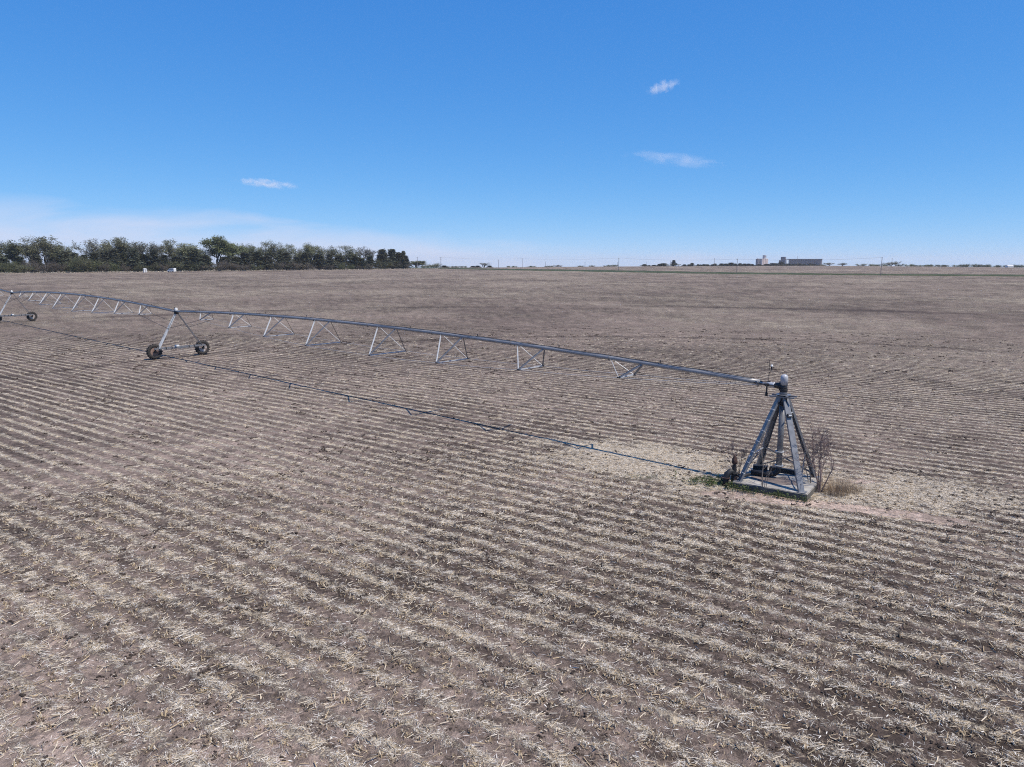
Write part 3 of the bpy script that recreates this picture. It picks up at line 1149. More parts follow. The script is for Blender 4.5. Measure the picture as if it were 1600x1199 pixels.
PADZ = .25
slab = empty('concrete_pad', PC, PADR)
tag(slab, 'square weathered concrete slab under the pivot tower with a dark front edge', 'concrete pad')
import bmesh
bm = bmesh.new()
bmesh.ops.create_cube(bm, size=1.0, matrix=Matrix.Translation((0, 0, PADZ / 2 - .1)) @ Matrix.Diagonal((2.72, 2.62, PADZ + .2, 1)))
bmesh.ops.bevel(bm, geom=[e for e in bm.edges], offset=.02, segments=2, affect='EDGES')
bmesh.ops.subdivide_edges(bm, edges=[e for e in bm.edges if e.calc_length() > .5], cuts=14, use_grid_fill=True)
for v in bm.verts:
    v.co += Vector(mnoise.noise_vector(v.co * 3.0)) * .012
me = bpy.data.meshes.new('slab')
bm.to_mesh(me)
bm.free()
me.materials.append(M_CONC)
me.materials.append(simple('dark side concrete', (0.15, 0.14, 0.125), .95, 0, 4.0, .35, bump=.35))
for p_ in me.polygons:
    if p_.normal.z < .5:  # side faces take a darker concrete than the top
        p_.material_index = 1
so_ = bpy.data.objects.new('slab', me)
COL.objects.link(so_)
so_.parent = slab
# dirt that has drifted onto the slab
n_ = 26
vs, fs = [], []
for j in range(n_):
    for i in range(n_):
        x, y = -.95 + 1.75 * i / (n_ - 1), -.75 + 1.15 * j / (n_ - 1)
        e_ = math.hypot((x + .075) / .9, (y + .17) / .58)
        z = PADZ + .022 * (1 - e_ ** 2) + .02 * (mnoise.noise(Vector((x * 3, y * 3, 4.2)))) - .002
        vs.append((x, y, z))
for j in range(n_ - 1):
    for i in range(n_ - 1):
        a = j * n_ + i
        fs.append((a, a + 1, a + n_ + 1, a + n_))
mb = MB()
mb.add(vs, fs)
mb.build('dirt_patch', M_CONC_D, slab, True)

pt = empty('pivot_tower', PC + Vector((0, 0, PADZ)), 0)
tag(pt, 'four-legged galvanised pivot tower with white hood standing on the concrete pad', 'pivot tower')


def rel(p):
    return Vector(p) - PC - Vector((0, 0, PADZ))


TOPZ = 3.46
APX = P0 - PC
foot = {'fl': (-1.19, -1.08), 'fr': (1.14, -1.14), 'br': (1.1, 1.12), 'bl': (-1.12, 1.12)}
e_ = Vector((math.cos(PADR), math.sin(PADR), 0))
g_ = Vector((-math.sin(PADR), math.cos(PADR), 0))
legs = {}
for k, (a, b) in foot.items():
    F = rel(pd(a, b, PADZ))
    dirv = (e_ * a + g_ * b).normalized()
    T = Vector((APX.x, APX.y, 0)) + dirv * .20 + Vector((0, 0, TOPZ - PADZ))
    legs[k] = (F, T, dirv)
    m_ = MB()
    x, y, d = frame_of(T - F, None)
    # channel: web faces outward, flanges turn inwards
    ax = (T - F).normalized()
    out = (dirv - ax * dirv.dot(ax)).normalized()
    side = ax.cross(out)
    wch, fl, t_ = .225, .08, .009

    def q(p, s_, o_):
        return p + side * s_ + out * o_
    sec = [(-wch / 2, 0), (wch / 2, 0), (wch / 2, -fl), (wch / 2 - t_, -fl), (wch / 2 - t_, -t_), (-wch / 2 + t_, -t_), (-wch / 2 + t_, -fl), (-wch / 2, -fl)]
    vs = [q(F, *p) for p in sec] + [q(T, *p) for p in sec]
    nn = len(sec)
    fs = [(i, nn + i, nn + (i + 1) % nn, (i + 1) % nn) for i in range(nn)] + [(0, 1, 2, 3, 4, 5, 6, 7), (15, 14, 13, 12, 11, 10, 9, 8)]
    m_.add(vs, fs)
    lo = m_.build('leg', M_GALV, pt)
    if k == 'fl':
        lo['label'] = 'front left leg carrying the ladder rungs'
        for i in range(7):
            f_ = .10 + i * .125
            p = F.lerp(T, f_) + out * .045
            rg = MB()
            rg.tube([p - side * .02, p + side * .20], .016, 6)
            rg.tube([p + side * .19 - out * .05, p + side * .19 + out * .015], .016, 6)
            rg.build('rung', M_GALV2, lo)
    fp = MB()
    fp.box(F + Vector((0, 0, .008)), (.3, .3, .016), Matrix.Rotation(PADR, 3, 'Z'))
    fp.build('foot_plate', M_GALV, lo)
    if k == 'fr':
        p = F.lerp(T, .80) + out * .05
        bb = MB()
        Mx = Matrix((side, ax, out)).transposed()
        bb.box(p, (.19, .13, .07), Mx)
        bb.build('small_box', M_DARK, lo)
        sgx = MB()
        sgx.box(p + out * .037, (.11, .05, .004), Mx)
        sgx.build('box_plate', M_GALV2, lo)
# horizontal rods between neighbouring legs near the top, and the diagonal floor braces
for a, b, f1 in (('fr', 'br', .815), ('fl', 'bl', .30)):
    p, q_ = legs[a][0].lerp(legs[a][1], f1), legs[b][0].lerp(legs[b][1], f1)
    br = MB()
    dv = (q_ - p).normalized()
    br.rect(p - dv * .1 + legs[a][2] * .02, q_ + dv * .1, .035, .035)
    br.build('brace', M_GALV2, pt)
for a, b, fa, fb in (('fl', 'bl', .05, .30), ('bl', 'br', .03, .30), ('br', 'bl', .03, .30), ('fr', 'br', .07, .33)):
    p, q_ = legs[a][0].lerp(legs[a][1], fa), legs[b][0].lerp(legs[b][1], fb)
    br = MB()
    br.angle(p, q_, .05, .006)
    br.build('brace', M_GALV, pt)
# centre riser with the elbow that feeds it
A2 = Vector((APX.x, APX.y, 0))
rp_ = MB()
pts = [A2 + Vector((-.95, .35, .14)), A2 + Vector((-.3, .10, .14)), A2 + Vector((-.12, .04, .17)), A2 + Vector((-.02, .01, .28)), A2 + Vector((0, 0, .45))]
rp_.tube(pts, .105, 14)
rp_.build('inlet_elbow', M_DARK, pt, True)
rp_ = MB()
rp_.tube([A2 + Vector((0, 0, .42)), A2 + Vector((0, 0, 3.05))], .112, 18)
rs_o = rp_.build('riser_pipe', M_GALV, pt, True)
for z in (.5, 1.05):
    fl_ = MB()
    fl_.lathe(A2 + Vector((0, 0, z)), (0, 0, 1), [(0, .112), (0, .165), (.03, .165), (.03, .112)], 18)
    fl_.build('flange', M_GALV2, rs_o)
# bearing, collar arms, swivel elbow and hood
bt = MB()
bt.lathe(A2 + Vector((0, 0, 2.9)), (0, 0, 1), [(0, .13), (.02, .17), (.34, .17), (.36, .14), (.52, .135), (.54, .15), (.62, .15), (.64, .11)], 18)
bt.build('bearing', M_DARK, pt)
cp = MB()
for s_ in (-1, 1):
    cp.rect(A2 + e_ * -.46 + g_ * (s_ * .19) + Vector((0, 0, TOPZ - PADZ + .01)), A2 + e_ * .46 + g_ * (s_ * .19) + Vector((0, 0, TOPZ - PADZ + .01)), .06, .05)
    cp.rect(A2 + g_ * -.30 + e_ * (s_ * .19) + Vector((0, 0, TOPZ - PADZ + .055)), A2 + g_ * .30 + e_ * (s_ * .19) + Vector((0, 0, TOPZ - PADZ + .055)), .06, .04)
cp.lathe(A2 + Vector((0, 0, TOPZ - PADZ + .078)), (0, 0, 1), [(0, .27), (.012, .27)], 20)
cp.build('collar_plate', M_GALV, pt)
ug = MB()
ug.lathe(A2 + Vector((0, 0, TOPZ - PADZ + .095)), (0, 0, 1), [(0, .14), (.02, .15), (.16, .12), (.24, .115)], 18)
ug.build('upper_bearing', M_GALV, pt, True)
el_ = MB()
el_.tube([A2 + Vector((0, 0, TOPZ - PADZ + .30)), A2 + Vector((0, 0, 3.56)), A2 + DV * .05 + Vector((0, 0, 3.60)), A2 + DV * .16 + Vector((0, 0, 3.61)), A2 + DV * .34 + Vector((0, 0, 3.61))], [.13, .14, .14, .13, .10], 14)
el_.lathe(A2 + DV * .10 + Vector((0, 0, 3.61)), DV, [(0, .10), (0, .17), (.05, .17), (.05, .10)], 14)
el_.build('swivel_elbow', M_DARK, pt, True)
dm = MB()
dm.lathe(A2 + Vector((0, 0, 3.66)), (0, 0, 1), [(0, .125), (.0, .140), (.27, .138), (.33, .127), (.375, .095), (.40, .05), (.405, .0001)], 24)
dm.build('hood', M_DOME, pt, True)
# yoke rods and flexible joint joining the arm
fx = MB()
fx.lathe(A2 + DV * .34 + Vector((0, 0, 3.61)), DV, [(0, .085), (.04, .115), (.1, .085), (.16, .11), (.22, .085), (.3, .09)], 14)
fx.build('flexible_joint', M_GALV2, pt, True)
for s_ in (-1, 1):
    yk = MB()
    yk.tube([A2 + DV * .16 + NV * (.18 * s_) + Vector((0, 0, 3.62)), A2 + DV * .62 + NV * (.17 * s_) + Vector((0, 0, 3.62)), A2 + DV * 1.15 + NV * (.10 * s_) + Vector((0, 0, 3.65))], .02, 6)
    yk.box(A2 + DV * .60 + NV * (.16 * s_) + Vector((0, 0, 3.62)), (.14, .1, .1))
    yk.build('yoke', M_DARK, pt)
cn = MB()
cn.lathe(A2 + DV * .64 + Vector((0, 0, 3.615)), DV, [(0, .07), (.05, .06), (.3, .075), (.36, PIPE_R + .035), (.39, PIPE_R + .035), (.40, PIPE_R)], 14)
cn.build('reducer', M_PIPE, pt, True)
hk = MB()
hk.tube([A2 + DV * .66 + Vector((0, 0, 3.56)), A2 + DV * .66 + Vector((0, 0, 3.2))], .03, 6)
hk.box(A2 + DV * .66 + Vector((0, 0, 3.22)), (.08, .08, .14))
hk.build('drain_pipe', M_DARK, pt)
an = MB()
an.tube([A2 + DV * .60 + Vector((0, .02, 3.66)), A2 + DV * .60 + Vector((0, .02, 4.56))], .009, 6)
an.tube([A2 + DV * .60 + Vector((0.0, .02, 4.05)), A2 + DV * .57 + Vector((.03, .02, 4.10)), A2 + DV * .55 + Vector((.045, .02, 4.22))], .012, 6)
an_o = an.build('antenna', M_DARK, pt)
sn = MB()
sn.lathe(A2 + DV * .55 + Vector((.045, .02, 4.2)), (0, 0, 1), [(0, .02), (.0, .03), (.10, .03), (.10, .02)], 10)
sn.build('sensor_stem', M_DARK, an_o)
sn = MB()
sn.lathe(A2 + DV * .55 + Vector((.045, .02, 4.30)), (0, 0, 1), [(0, .02), (.01, .045), (.05, .045), (.08, .02), (.085, .0001)], 12)
sn.build('sensor_cap', M_WHITE, an_o)
# loose cables: from the top down the front right leg and along the arm
cb = MB()
pts = []
for i in range(9):
    a = math.pi * i / 8
    pts.append(A2 + Vector((-.02 + .22 * math.cos(a), -.16, 3.05 - .16 * math.sin(a))))
cb.tube(pts, .014, 5)
F, T, dv = legs['fr']
cb.tube([T + dv * .02, F.lerp(T, .8) - dv * .06, F.lerp(T, .5) - dv * .05, F.lerp(T, .1) - dv * .06], .018, 5)
cb.tube([A2 + DV * 1.0 + Vector((0, 0, 3.72)), A2 + DV * .8 + Vector((0, 0, 3.67)), A2 + DV * .6 + NV * .05 + Vector((0, 0, 3.72)), A2 + DV * .4 + Vector((0, 0, 3.66)), A2 + DV * .2 + Vector((0, 0, 3.70))], .022, 6)
cb.build('cable', M_WIRE, pt, True)
# low electrical trunking on the slab between the left legs
tk = MB()
tk.box(rel(pd(-.85, .55, PADZ + .16)), (.55, .24, .24), Matrix.Rotation(PADR + .25, 3, 'Z'))
tk.box(rel(pd(.0, 1.0, PADZ + .09)), (1.2, .16, .18), Matrix.Rotation(PADR, 3, 'Z'))
tk.build('junction_trunk', M_DARK, pt)

# old valve and cover beside the pad
vl = empty('rusty_valve', (8.55, 26.95, 0))
tag(vl, 'dark rusty upright valve with a hooded body beside the left side of the pad', 'valve')
m_ = MB()
m_.lathe((0, 0, -.05), (0, 0, 1), [(0, .10), (.5, .10), (.52, .15), (.56, .15), (.58, .09), (.86, .08)], 14)
m_.build('body', M_DARK, vl)
m_ = MB()
m_.lathe((.0, 0, .78), (0, 0, 1), [(0, .045), (.06, .045), (.08, .10), (.16, .115), (.26, .10), (.36, .05), (.42, .03), (.43, .0001)], 12)
m_.build('cap', M_RUST, vl, True)
m_ = MB()
m_.tube([(0, 0, .50), (-.14, -.02, .56), (-.27, -.04, .46), (-.32, -.04, .22), (-.33, -.04, -.05)], [.11, .12, .12, .12, .12], 12)
m_.build('side_outlet', M_DARK, vl, True)
m_ = MB()
for z_ in (.05, .30):
    m_.lathe((-.325, -.04, z_), (0, 0, 1), [(0, .11), (0, .17), (.035, .17), (.035, .11)], 14)
m_.build('flange', M_RUST, vl)
m_ = MB()
m_.tube([(0, 0, .38), (.35, -.02, .36), (.62, .06, .42)], .06, 10)
m_.build('feed_pipe', M_DARK, vl, True)
m_ = MB()
m_.tube([(.02, -.10, .30), (.05, -.20, .30)], .018, 6)
c_ = Vector((.055, -.21, .30))
pts = [c_ + Vector((math.cos(a_ * math.pi / 8) * .11, math.cos(a_ * math.pi / 8) * .03, math.sin(a_ * math.pi / 8) * .11)) for a_ in range(17)]
m_.tube(pts, .012, 5, cap=False)
for a_ in range(0, 16, 4):
    m_.tube([c_, pts[a_]], .008, 4)
m_.build('hand_wheel', M_RUST, vl)


# ------------------------------------------------------------------ shrubs and weeds round the pad
def branch(mb, p, d, ln, r, depth, rs, spread=.45, up=.15, curve=.25, n_sub=(2, 4), tips=None, sides=5, minr=.0025):
    pts = [p.copy()]
    rr_ = [r]
    steps = 4
    dd = d.normalized()
    for i in range(steps):
        dd = (dd + Vector((rs.gauss(0, curve), rs.gauss(0, curve), rs.gauss(0, curve) * .6 + up * .5)) * .5).normalized()
        pts.append(pts[-1] + dd * ln / steps)
        rr_.append(max(minr, r * (1 - .55 * (i + 1) / steps)))
    mb.tube(pts, rr_, sides, cap=False)
    if tips is not None and depth <= 2:
        tips += pts[1:]
    if depth <= 0:
        return
    k = rs.randint(*n_sub)
    for j in range(k):
        f = rs.uniform(.3, 1.0)
        i = min(steps - 1, int(f * steps))
        q = pts[i].lerp(pts[i + 1], f * steps - i)
        a = rs.uniform(0, 2 * math.pi)
        x, y, z_ = frame_of(dd)
        nd_ = (dd + (x * math.cos(a) + y * math.sin(a)) * spread * rs.uniform(.7, 1.6) + Vector((0, 0, up))).normalized()
        branch(mb, q, nd_, ln * rs.uniform(.55, .8), max(minr, rr_[i] * rs.uniform(.5, .7)), depth - 1, rs, spread, up, curve, n_sub, tips, max(3, sides - 1), minr)


def bare_shrub(name, loc, h, stems, seed, mat, label, lean=(0, 0), spread=.5, r=.02, depth=4, minr=.003):
    root = empty(name, loc)
    tag(root, label, 'shrub')
    rs = random.Random(seed)
    tw = MB()
    sm = MB()
    for k in range(stems):
        a = rs.uniform(0, 6.28)
        d = Vector((math.cos(a) * spread * rs.uniform(.2, .9) + lean[0], math.sin(a) * spread * rs.uniform(.2, .9) + lean[1], 1)).normalized()
        st_pts = [Vector((math.cos(a) * .05, math.sin(a) * .05, -.06))]
        st_pts.append(st_pts[0] + d * h * .22)
        rr_ = r * rs.uniform(.7, 1.1)
        sm.tube(st_pts, [rr_ * 1.15, rr_], 6, cap=False)
        branch(tw, st_pts[1], d, h * rs.uniform(.3, .5), rr_, depth, rs, .5, .12, .28, (2, 4), None, 5, minr)
    sm.build('stem', mat, root)
    tw.build('twigs', mat, root)
    return root


bare_shrub('bare_shrub', (11.52, 26.1, 0), 2.5, 6, 3, M_BARK_R, 'leafless reddish shrub spreading behind the right corner of the concrete pad', (.16, .1), .6, .028, 4, .0036)
bare_shrub('bare_shrub', (11.35, 26.5, 0), 2.4, 3, 8, M_BARK_G, 'thin upright leafless shrub against the right rear tower leg', (-.05, .05), .3, .018, 3, .004)
bare_shrub('bare_shrub', (9.40, 25.98, 0), 2.5, 5, 13, M_BARK_G, 'spindly grey twigs rising in front of the pad between its front legs', (0, .1), .26, .014, 3, .003)
bare_shrub('bare_shrub', (8.95, 27.7, 0), 1.7, 10, 21, M_BARK_R, 'small reddish brush behind the rusty valve left of the tower', (0, 0), .4, .010, 3, .003)


def grass_clump(name, loc, h, n, rad, seed, mat, label, cat, wd=.008):
    rs = random.Random(seed)
    v, f, sh = [], [], []
    for k in range(n):
        a = rs.uniform(0, 6.28)
        d = rad * math.sqrt(rs.random()) * .5
        p = Vector((math.cos(a) * d, math.sin(a) * d, -.03))
        ln = h * rs.uniform(.5, 1.15)
        out = Vector((math.cos(a + rs.gauss(0, .5)), math.sin(a + rs.gauss(0, .5)), 0))
        lean = rs.uniform(.1, .9)
        sd = Vector((-out.y, out.x, 0)) * wd * .5
        b = len(v)
        for i in range(4):
            q = i / 3
            c = p + Vector((0, 0, ln * (q - .35 * lean * q * q))) + out * lean * ln * q * q * .8
            ww = 1 - .8 * q
            v += [c + sd * ww, c - sd * ww]
        for i in range(3):
            f.append((b + 2 * i, b + 2 * i + 1, b + 2 * i + 3, b + 2 * i + 2))
        s_ = rs.random()
        sh += [s_] * 3
    me = bpy.data.meshes.new(name)
    me.from_pydata([tuple(q) for q in v], [], f)
    me.materials.append(mat)
    set_shade(me, sh)
    o = bpy.data.objects.new(name, me)
    o.location = loc
    COL.objects.link(o)
    return tag(o, label, cat)


M_TUSS = litter_mat('dry tussock', [(0.16, 0.11, 0.08), (0.36, 0.27, 0.18), (0.50, 0.40, 0.29)])
grass_clump('dry_grass_tussock', (12.05, 25.95, 0), .75, 700, 1.0, 31, M_TUSS, 'dry tan grass tussock at the foot of the reddish shrub', 'grass tussock')
grass_clump('dry_grass_tussock', (12.75, 26.2, 0), .5, 320, .8, 32, M_TUSS, 'small pale grass tuft just right of the larger tussock', 'grass tussock')

# broad-leaved weeds: uncountable ground cover
rs = random.Random(77)
v, f, sh = [], [], []


def weed_at(x, y, h):
    for k in range(rs.randint(10, 18)):
        a = rs.uniform(0, 6.28)
        el = rs.uniform(.2, 1.3)
        ln = rs.uniform(.04, .09) * (h / .2)
        z = rs.uniform(0, h)
        c = Vector((x + rs.gauss(0, .05), y + rs.gauss(0, .05), z))
        d = Vector((math.cos(a) * math.cos(el), math.sin(a) * math.cos(el), math.sin(el)))
        sd = Vector((-math.sin(a), math.cos(a), 0)) * ln * .28
        b = len(v)
        v.extend([c, c + d * ln * .5 + sd, c + d * ln, c + d * ln * .5 - sd])
        f.append((b, b + 1, b + 2, b + 3))
        sh.append(rs.random())


for k in range(250):
    a = rs.uniform(0, 1)
    if k < 130:
        x, y = 7.75 + rs.gauss(0, .55), 27.12 + rs.gauss(0, .30)
        x -= .3 * (y - 27.1)
    elif k < 225:
        q = pd(rs.uniform(-1.7, 1.5), -1.42 - abs(rs.gauss(0, .14)))
        x, y = q.x, q.y
    else:
        x, y = 5.3 + rs.gauss(0, .6), 28.0 + rs.gauss(0, .2)
    if on_pad(np.array([x]), np.array([y]), 1.38)[0]:
        continue
    weed_at(x, y, rs.uniform(.06, .26) if k < 225 else .08)
me = bpy.data.meshes.new('weeds')
me.from_pydata([tuple(q) for q in v], [], f)
me.materials.append(M_WEED)
set_shade(me, sh)
o = bpy.data.objects.new('weeds', me)
COL.objects.link(o)
tag(o, 'low green weeds growing along the left and front edges of the concrete pad', 'weeds', kind='stuff')


# ------------------------------------------------------------------ trees
def leaf_cloud(centres, n, spread, size, rs, flat=.8, cluster=None):
    v, f, sh = [], [], []
    for k in range(n):
        c = centres[rs.randrange(len(centres))] if centres else Vector((0, 0, 0))
        p = Vector(c) + Vector((rs.gauss(0, spread), rs.gauss(0, spread), rs.gauss(0, spread * flat)))
        s_ = size * rs.uniform(.5, 1.3)
        a = Vector((rs.gauss(0, 1), rs.gauss(0, 1), rs.gauss(0, 1))).normalized()
        x, y, z_ = frame_of(a)
        b = len(v)
        v += [p + x * s_ * .6, p + y * s_ * .35 + x * s_ * .1, p - x * s_ * .6 + y * s_ * .1, p - y * s_ * .4]
        f.append((b, b + 1, b + 2, b + 3))
        sh.append(rs.random())
    return v, f, sh


def tree_proto(kind, seed):
    """returns (trunk mesh, crown mesh) of unit-ish size; height about 10 m"""
    rs = random.Random(seed)
    tk_ = MB()
    if kind == 'cedar':
        h = 10.0
        tk_.tube([(0, 0, -.3), (.05, 0, h * .5), (0, .05, h * .97)], [.22, .14, .02], 6, cap=False)
        v, f, sh = [], [], []
        wmax = rs.uniform(.26, .36)
        for k in range(150):
            q = rs.random() ** .75
            z = .4 + q * h * .96
            wd_ = h * wmax * (1 - q) ** 1.25 * (0.85 + .5 * mnoise.noise(Vector((seed, z * .6, 0)))) + .2
            a = rs.uniform(0, 6.28)
            d = wd_ * rs.uniform(.55, 1.05)
            e = Vector((math.cos(a) * d, math.sin(a) * d, z + rs.uniform(-.1, .5)))
            tk_.tube([(0, 0, z - .2 * d), e], [.035, .012], 3, cap=False)
            v2, f2, s2 = leaf_cloud([e, Vector((e.x * .7, e.y * .7, z)), Vector((e.x * .4, e.y * .4, z))], 30, .26, .38, rs)
            b = len(v)
            v += v2
            f += [tuple(i + b for i in ff) for ff in f2]
            sh += s2
        m1 = M_LEAF_D
    else:
        tips = []
        h = 10.0
        forks = rs.randint(2, 4) if kind != 'shrub' else 7
        base_h = {'tree': 1.2, 'bright': 1.1, 'grey': 1.4, 'bare': 1.8, 'shrub': .3, 'brush': .2}[kind]
        if kind in ('shrub', 'brush'):
            for k in range(9):
                a = rs.uniform(0, 6.28)
                branch(tk_, Vector((math.cos(a), math.sin(a), -.2)), Vector((math.cos(a) * .7, math.sin(a) * .7, 1)), 4.0, .12, 2, rs, .6, .1, .3, (2, 4), tips, 4, .03)
        else:
            ln_ = rs.uniform(-.3, .3)
            tk_.tube([(0, 0, -.4), (ln_ * .5, 0, base_h * .5), (ln_, 0, base_h)], [.42, .32, .27], 8, cap=False)
            for k in range(forks + 1):
                a = 6.28 * k / (forks + 1) + rs.uniform(-.4, .4)
                sp = rs.uniform(.12, .62)
                branch(tk_, Vector((ln_, 0, base_h - .2 + rs.uniform(0, 1.2))), Vector((math.cos(a) * sp, math.sin(a) * sp, 1)), rs.uniform(3.0, 4.6), .22, 4, rs, .55, .22, .3, (2, 4), tips, 5, .022)
        if kind in ('tree', 'bright', 'grey'):
            mz = max(t.z for t in tips)
            mr = sorted(math.hypot(t.x, t.y) for t in tips)[int(len(tips) * .9)]
            for q_ in range(26):
                a = rs.uniform(0, 6.28)
                el = math.asin(rs.uniform(-.1, 1))
                k_ = rs.uniform(.75, 1.0)
                c_ = Vector((math.cos(a) * math.cos(el) * mr * k_, math.sin(a) * math.cos(el) * mr * k_, mz * .52 + math.sin(el) * mz * .46 * k_))
                tk_.tube([(c_.x * .3, c_.y * .3, c_.z * .55), c_], [.05, .02], 3, cap=False)
                for w_ in range(max(4, len(tips) // 70)):
                    tips.append(c_ + Vector((rs.gauss(0, .35), rs.gauss(0, .35), rs.gauss(0, .25))))
        n = {'tree': 6200, 'bright': 7000, 'grey': 3800, 'bare': 1300, 'shrub': 5200, 'brush': 3200}[kind]
        if not tips:
            tips = [Vector((0, 0, 5))]
        low = [t for t in tips if t.z > base_h * .8 or kind in ('shrub', 'brush')]
        if kind in ('shrub', 'brush'):
            mx = max(t.z for t in tips)
            low += [Vector((rs.gauss(0, mx * .30), rs.gauss(0, mx * .30), rs.uniform(0, mx * .6))) for _ in range(len(low) // 2)]
        v, f, sh = leaf_cloud(low, n, {'tree': .36, 'bright': .34, 'grey': .36, 'bare': .3, 'shrub': .5, 'brush': .5}[kind], .26 if kind != 'bright' else .30, rs)
        m1 = {'tree': M_LEAF, 'bright': M_LEAF_B, 'grey': M_LEAF_G, 'bare': M_LEAF_G, 'shrub': M_LEAF_S, 'brush': M_LEAF_BR}[kind]
    zs = sorted(q[2] for q in v)
    H = zs[int(len(zs) * .995)]
    k = 10.0 / H
    me = bpy.data.meshes.new('crown')
    me.from_pydata([tuple(Vector(q) * k) for q in v], [], f)
    me.materials.append(m1)
    set_shade(me, sh)
    for i in range(len(tk_.v)):
        q = tk_.v[i]
        tk_.v[i] = (q[0] * k, q[1] * k, q[2] * k)
    mt = tk_.mesh('trunk', M_BARK)
    xs_ = sorted(q[0] * k for q in v)
    wdt = xs_[int(len(xs_) * .97)] - xs_[int(len(xs_) * .03)]
    return mt, me, wdt


PROTO = {}
for kind, cnt in (('tree', 4), ('bright', 2), ('grey', 3), ('bare', 3), ('cedar', 4), ('shrub', 3), ('brush', 2)):
    PROTO[kind] = [tree_proto(kind, 40 + i * 7 + len(kind)) for i in range(cnt)]

CAT = {'tree': ('leafy_tree', 'tree'), 'bright': ('leafy_tree', 'tree'), 'grey': ('budding_tree', 'tree'), 'bare': ('bare_tree', 'tree'),
       'cedar': ('cedar_tree', 'cedar tree'), 'shrub': ('green_bush', 'bush'), 'brush': ('bare_brush', 'bush')}


def plant(kind, x, y, h, wid, label, group=None, idx=None, rz=None):
    ps = PROTO[kind]
    mt, mc, pw = ps[(random.randrange(len(ps)) if idx is None else idx % len(ps))]
    nm, cat = CAT[kind]
    root = empty(nm, (x, y, ground_z(x, y) - (.12 * h if math.hypot(x, y) > 780 else 0)), random.uniform(0, 6.28) if rz is None else rz)
    sz = h / 10.0
    sx = sz if wid is None else wid / pw
    root.scale = (sx, sx, sz)
    tag(root, label, cat, group)
    for nme, me_ in (('trunk', mt), ('crown', mc)):
        o = bpy.data.objects.new(nme, me_)
        COL.objects.link(o)
        o.parent = root
    return root


F_ = 1133.0
CP, SP = math.cos(PITCH), math.sin(PITCH)


def edge_y(px):
    return 427.6 - 7.0 * px / 640.0


def dist_at(py):
    vv = (py - 599.5) / F_
    return CAMZ * (CP - vv * SP) / (SP + vv * CP)


def place(px, D):
    """a spot at forward distance D on the bearing of column px of the photograph (used once, to read the plan)"""
    fw = D * CP + CAMZ * SP
    return (px - 800) / F_ * fw, D


def top_height(px, py, D):
    vv = (py - 599.5) / F_
    return CAMZ - D * (SP + vv * CP) / (CP - vv * SP)


GB = 'trees of the windbreak along the far left edge of the field'
# column, top row, kind, width px, depth behind the field edge, label
MAIN = [
    (-22, 384, 'tree', 44, 22, 'olive tree at the far left end of the windbreak, cut by the picture edge'),
    (25, 378, 'tree', 40, 22, 'broad olive tree at the left picture edge, left of the tallest crowns'),
    (50, 370.5, 'grey', 30, 25, 'tall thin-topped grey tree, left one of the tallest pair near the left edge'),
    (76, 371, 'tree', 42, 22, 'tall dense olive tree, right one of the tallest pair near the left edge'),
    (96, 383, 'tree', 26, 18, 'sloping green shoulder tree just right of the tallest left crowns'),
    (115, 386, 'bare', 24, 26, 'low bare tree showing sky in the dip right of the tallest crowns'),
    (144, 373.5, 'bare', 34, 24, 'bare pinkish round-crowned tree standing alone above the dark cedars'),
    (170, 381, 'tree', 22, 20, 'small olive tree touching the right side of the round bare tree'),
    (188, 371.5, 'tree', 32, 24, 'tall fan-shaped olive tree right of the round bare tree'),
    (221, 378, 'grey', 32, 22, 'pale grey feathery tree above the small white shed'),
    (247, 380, 'grey', 20, 22, 'narrow grey-green tree left of the white van'),
    (268, 375.5, 'tree', 26, 24, 'tall dark-limbed olive tree right above the white van'),
    (296, 381, 'tree', 34, 20, 'wide olive crown just right of the white van'),
    (318, 388, 'grey', 20, 20, 'low grey tree in the gap left of the bright green tree'),
    (341, 370.5, 'bright', 34, 20, 'brightest yellow-green tree and the tallest in the middle of the windbreak'),
    (364, 380, 'bright', 18, 20, 'smaller yellow-green tree leaning on the brightest tree from the right'),
    (380, 382, 'grey', 20, 26, 'airy grey-green tree right of the yellow-green pair'),
    (396, 383, 'tree', 20, 22, 'rounded olive tree with sky below its crown, third right of the yellow-green tree'),
    (422, 377.5, 'tree', 28, 24, 'domed olive tree with bare side limbs near column middle of the belt'),
    (452, 382.5, 'tree', 24, 24, 'rounded open tree with a pale sky gap beside its trunk'),
    (470, 388, 'grey', 14, 24, 'small grey tree between two rounded open trees'),
    (488, 381.5, 'tree', 24, 22, 'dense dark-green domed tree above the pale brush'),
    (504, 387, 'grey', 18, 22, 'thin grey tree fading behind the dense domed tree'),
    (538, 384.5, 'tree', 32, 18, 'wide regular dome-shaped tree toward the right end of the belt'),
    (567, 385.5, 'bare', 24, 22, 'bare twiggy fan-shaped tree right of the wide dome'),
    (580, 390, 'bare', 14, 22, 'small bare tree beside the last tall cedars'),
]
rsT = random.Random(5)
ORD = ['first', 'second', 'third', 'fourth', 'fifth', 'sixth', 'seventh', 'eighth', 'ninth', 'tenth', 'eleventh', 'twelfth',
       'thirteenth', 'fourteenth', 'fifteenth', 'sixteenth', 'seventeenth', 'eighteenth', 'nineteenth', 'twentieth']
LM = [(-60, 'picture edge'), (25, 'broad left-edge tree'), (76, 'tallest crowns'), (144, 'round bare tree'), (188, 'tall fan-shaped tree'),
      (227, 'white shed'), (268, 'white van'), (341, 'brightest green tree'), (396, 'small olive dome'), (422, 'domed olive tree'), (452, 'sky gap tree'),
      (488, 'dense domed tree'), (538, 'wide dome-shaped tree'), (598, 'last three cedars'), (660, 'end of the windbreak')]
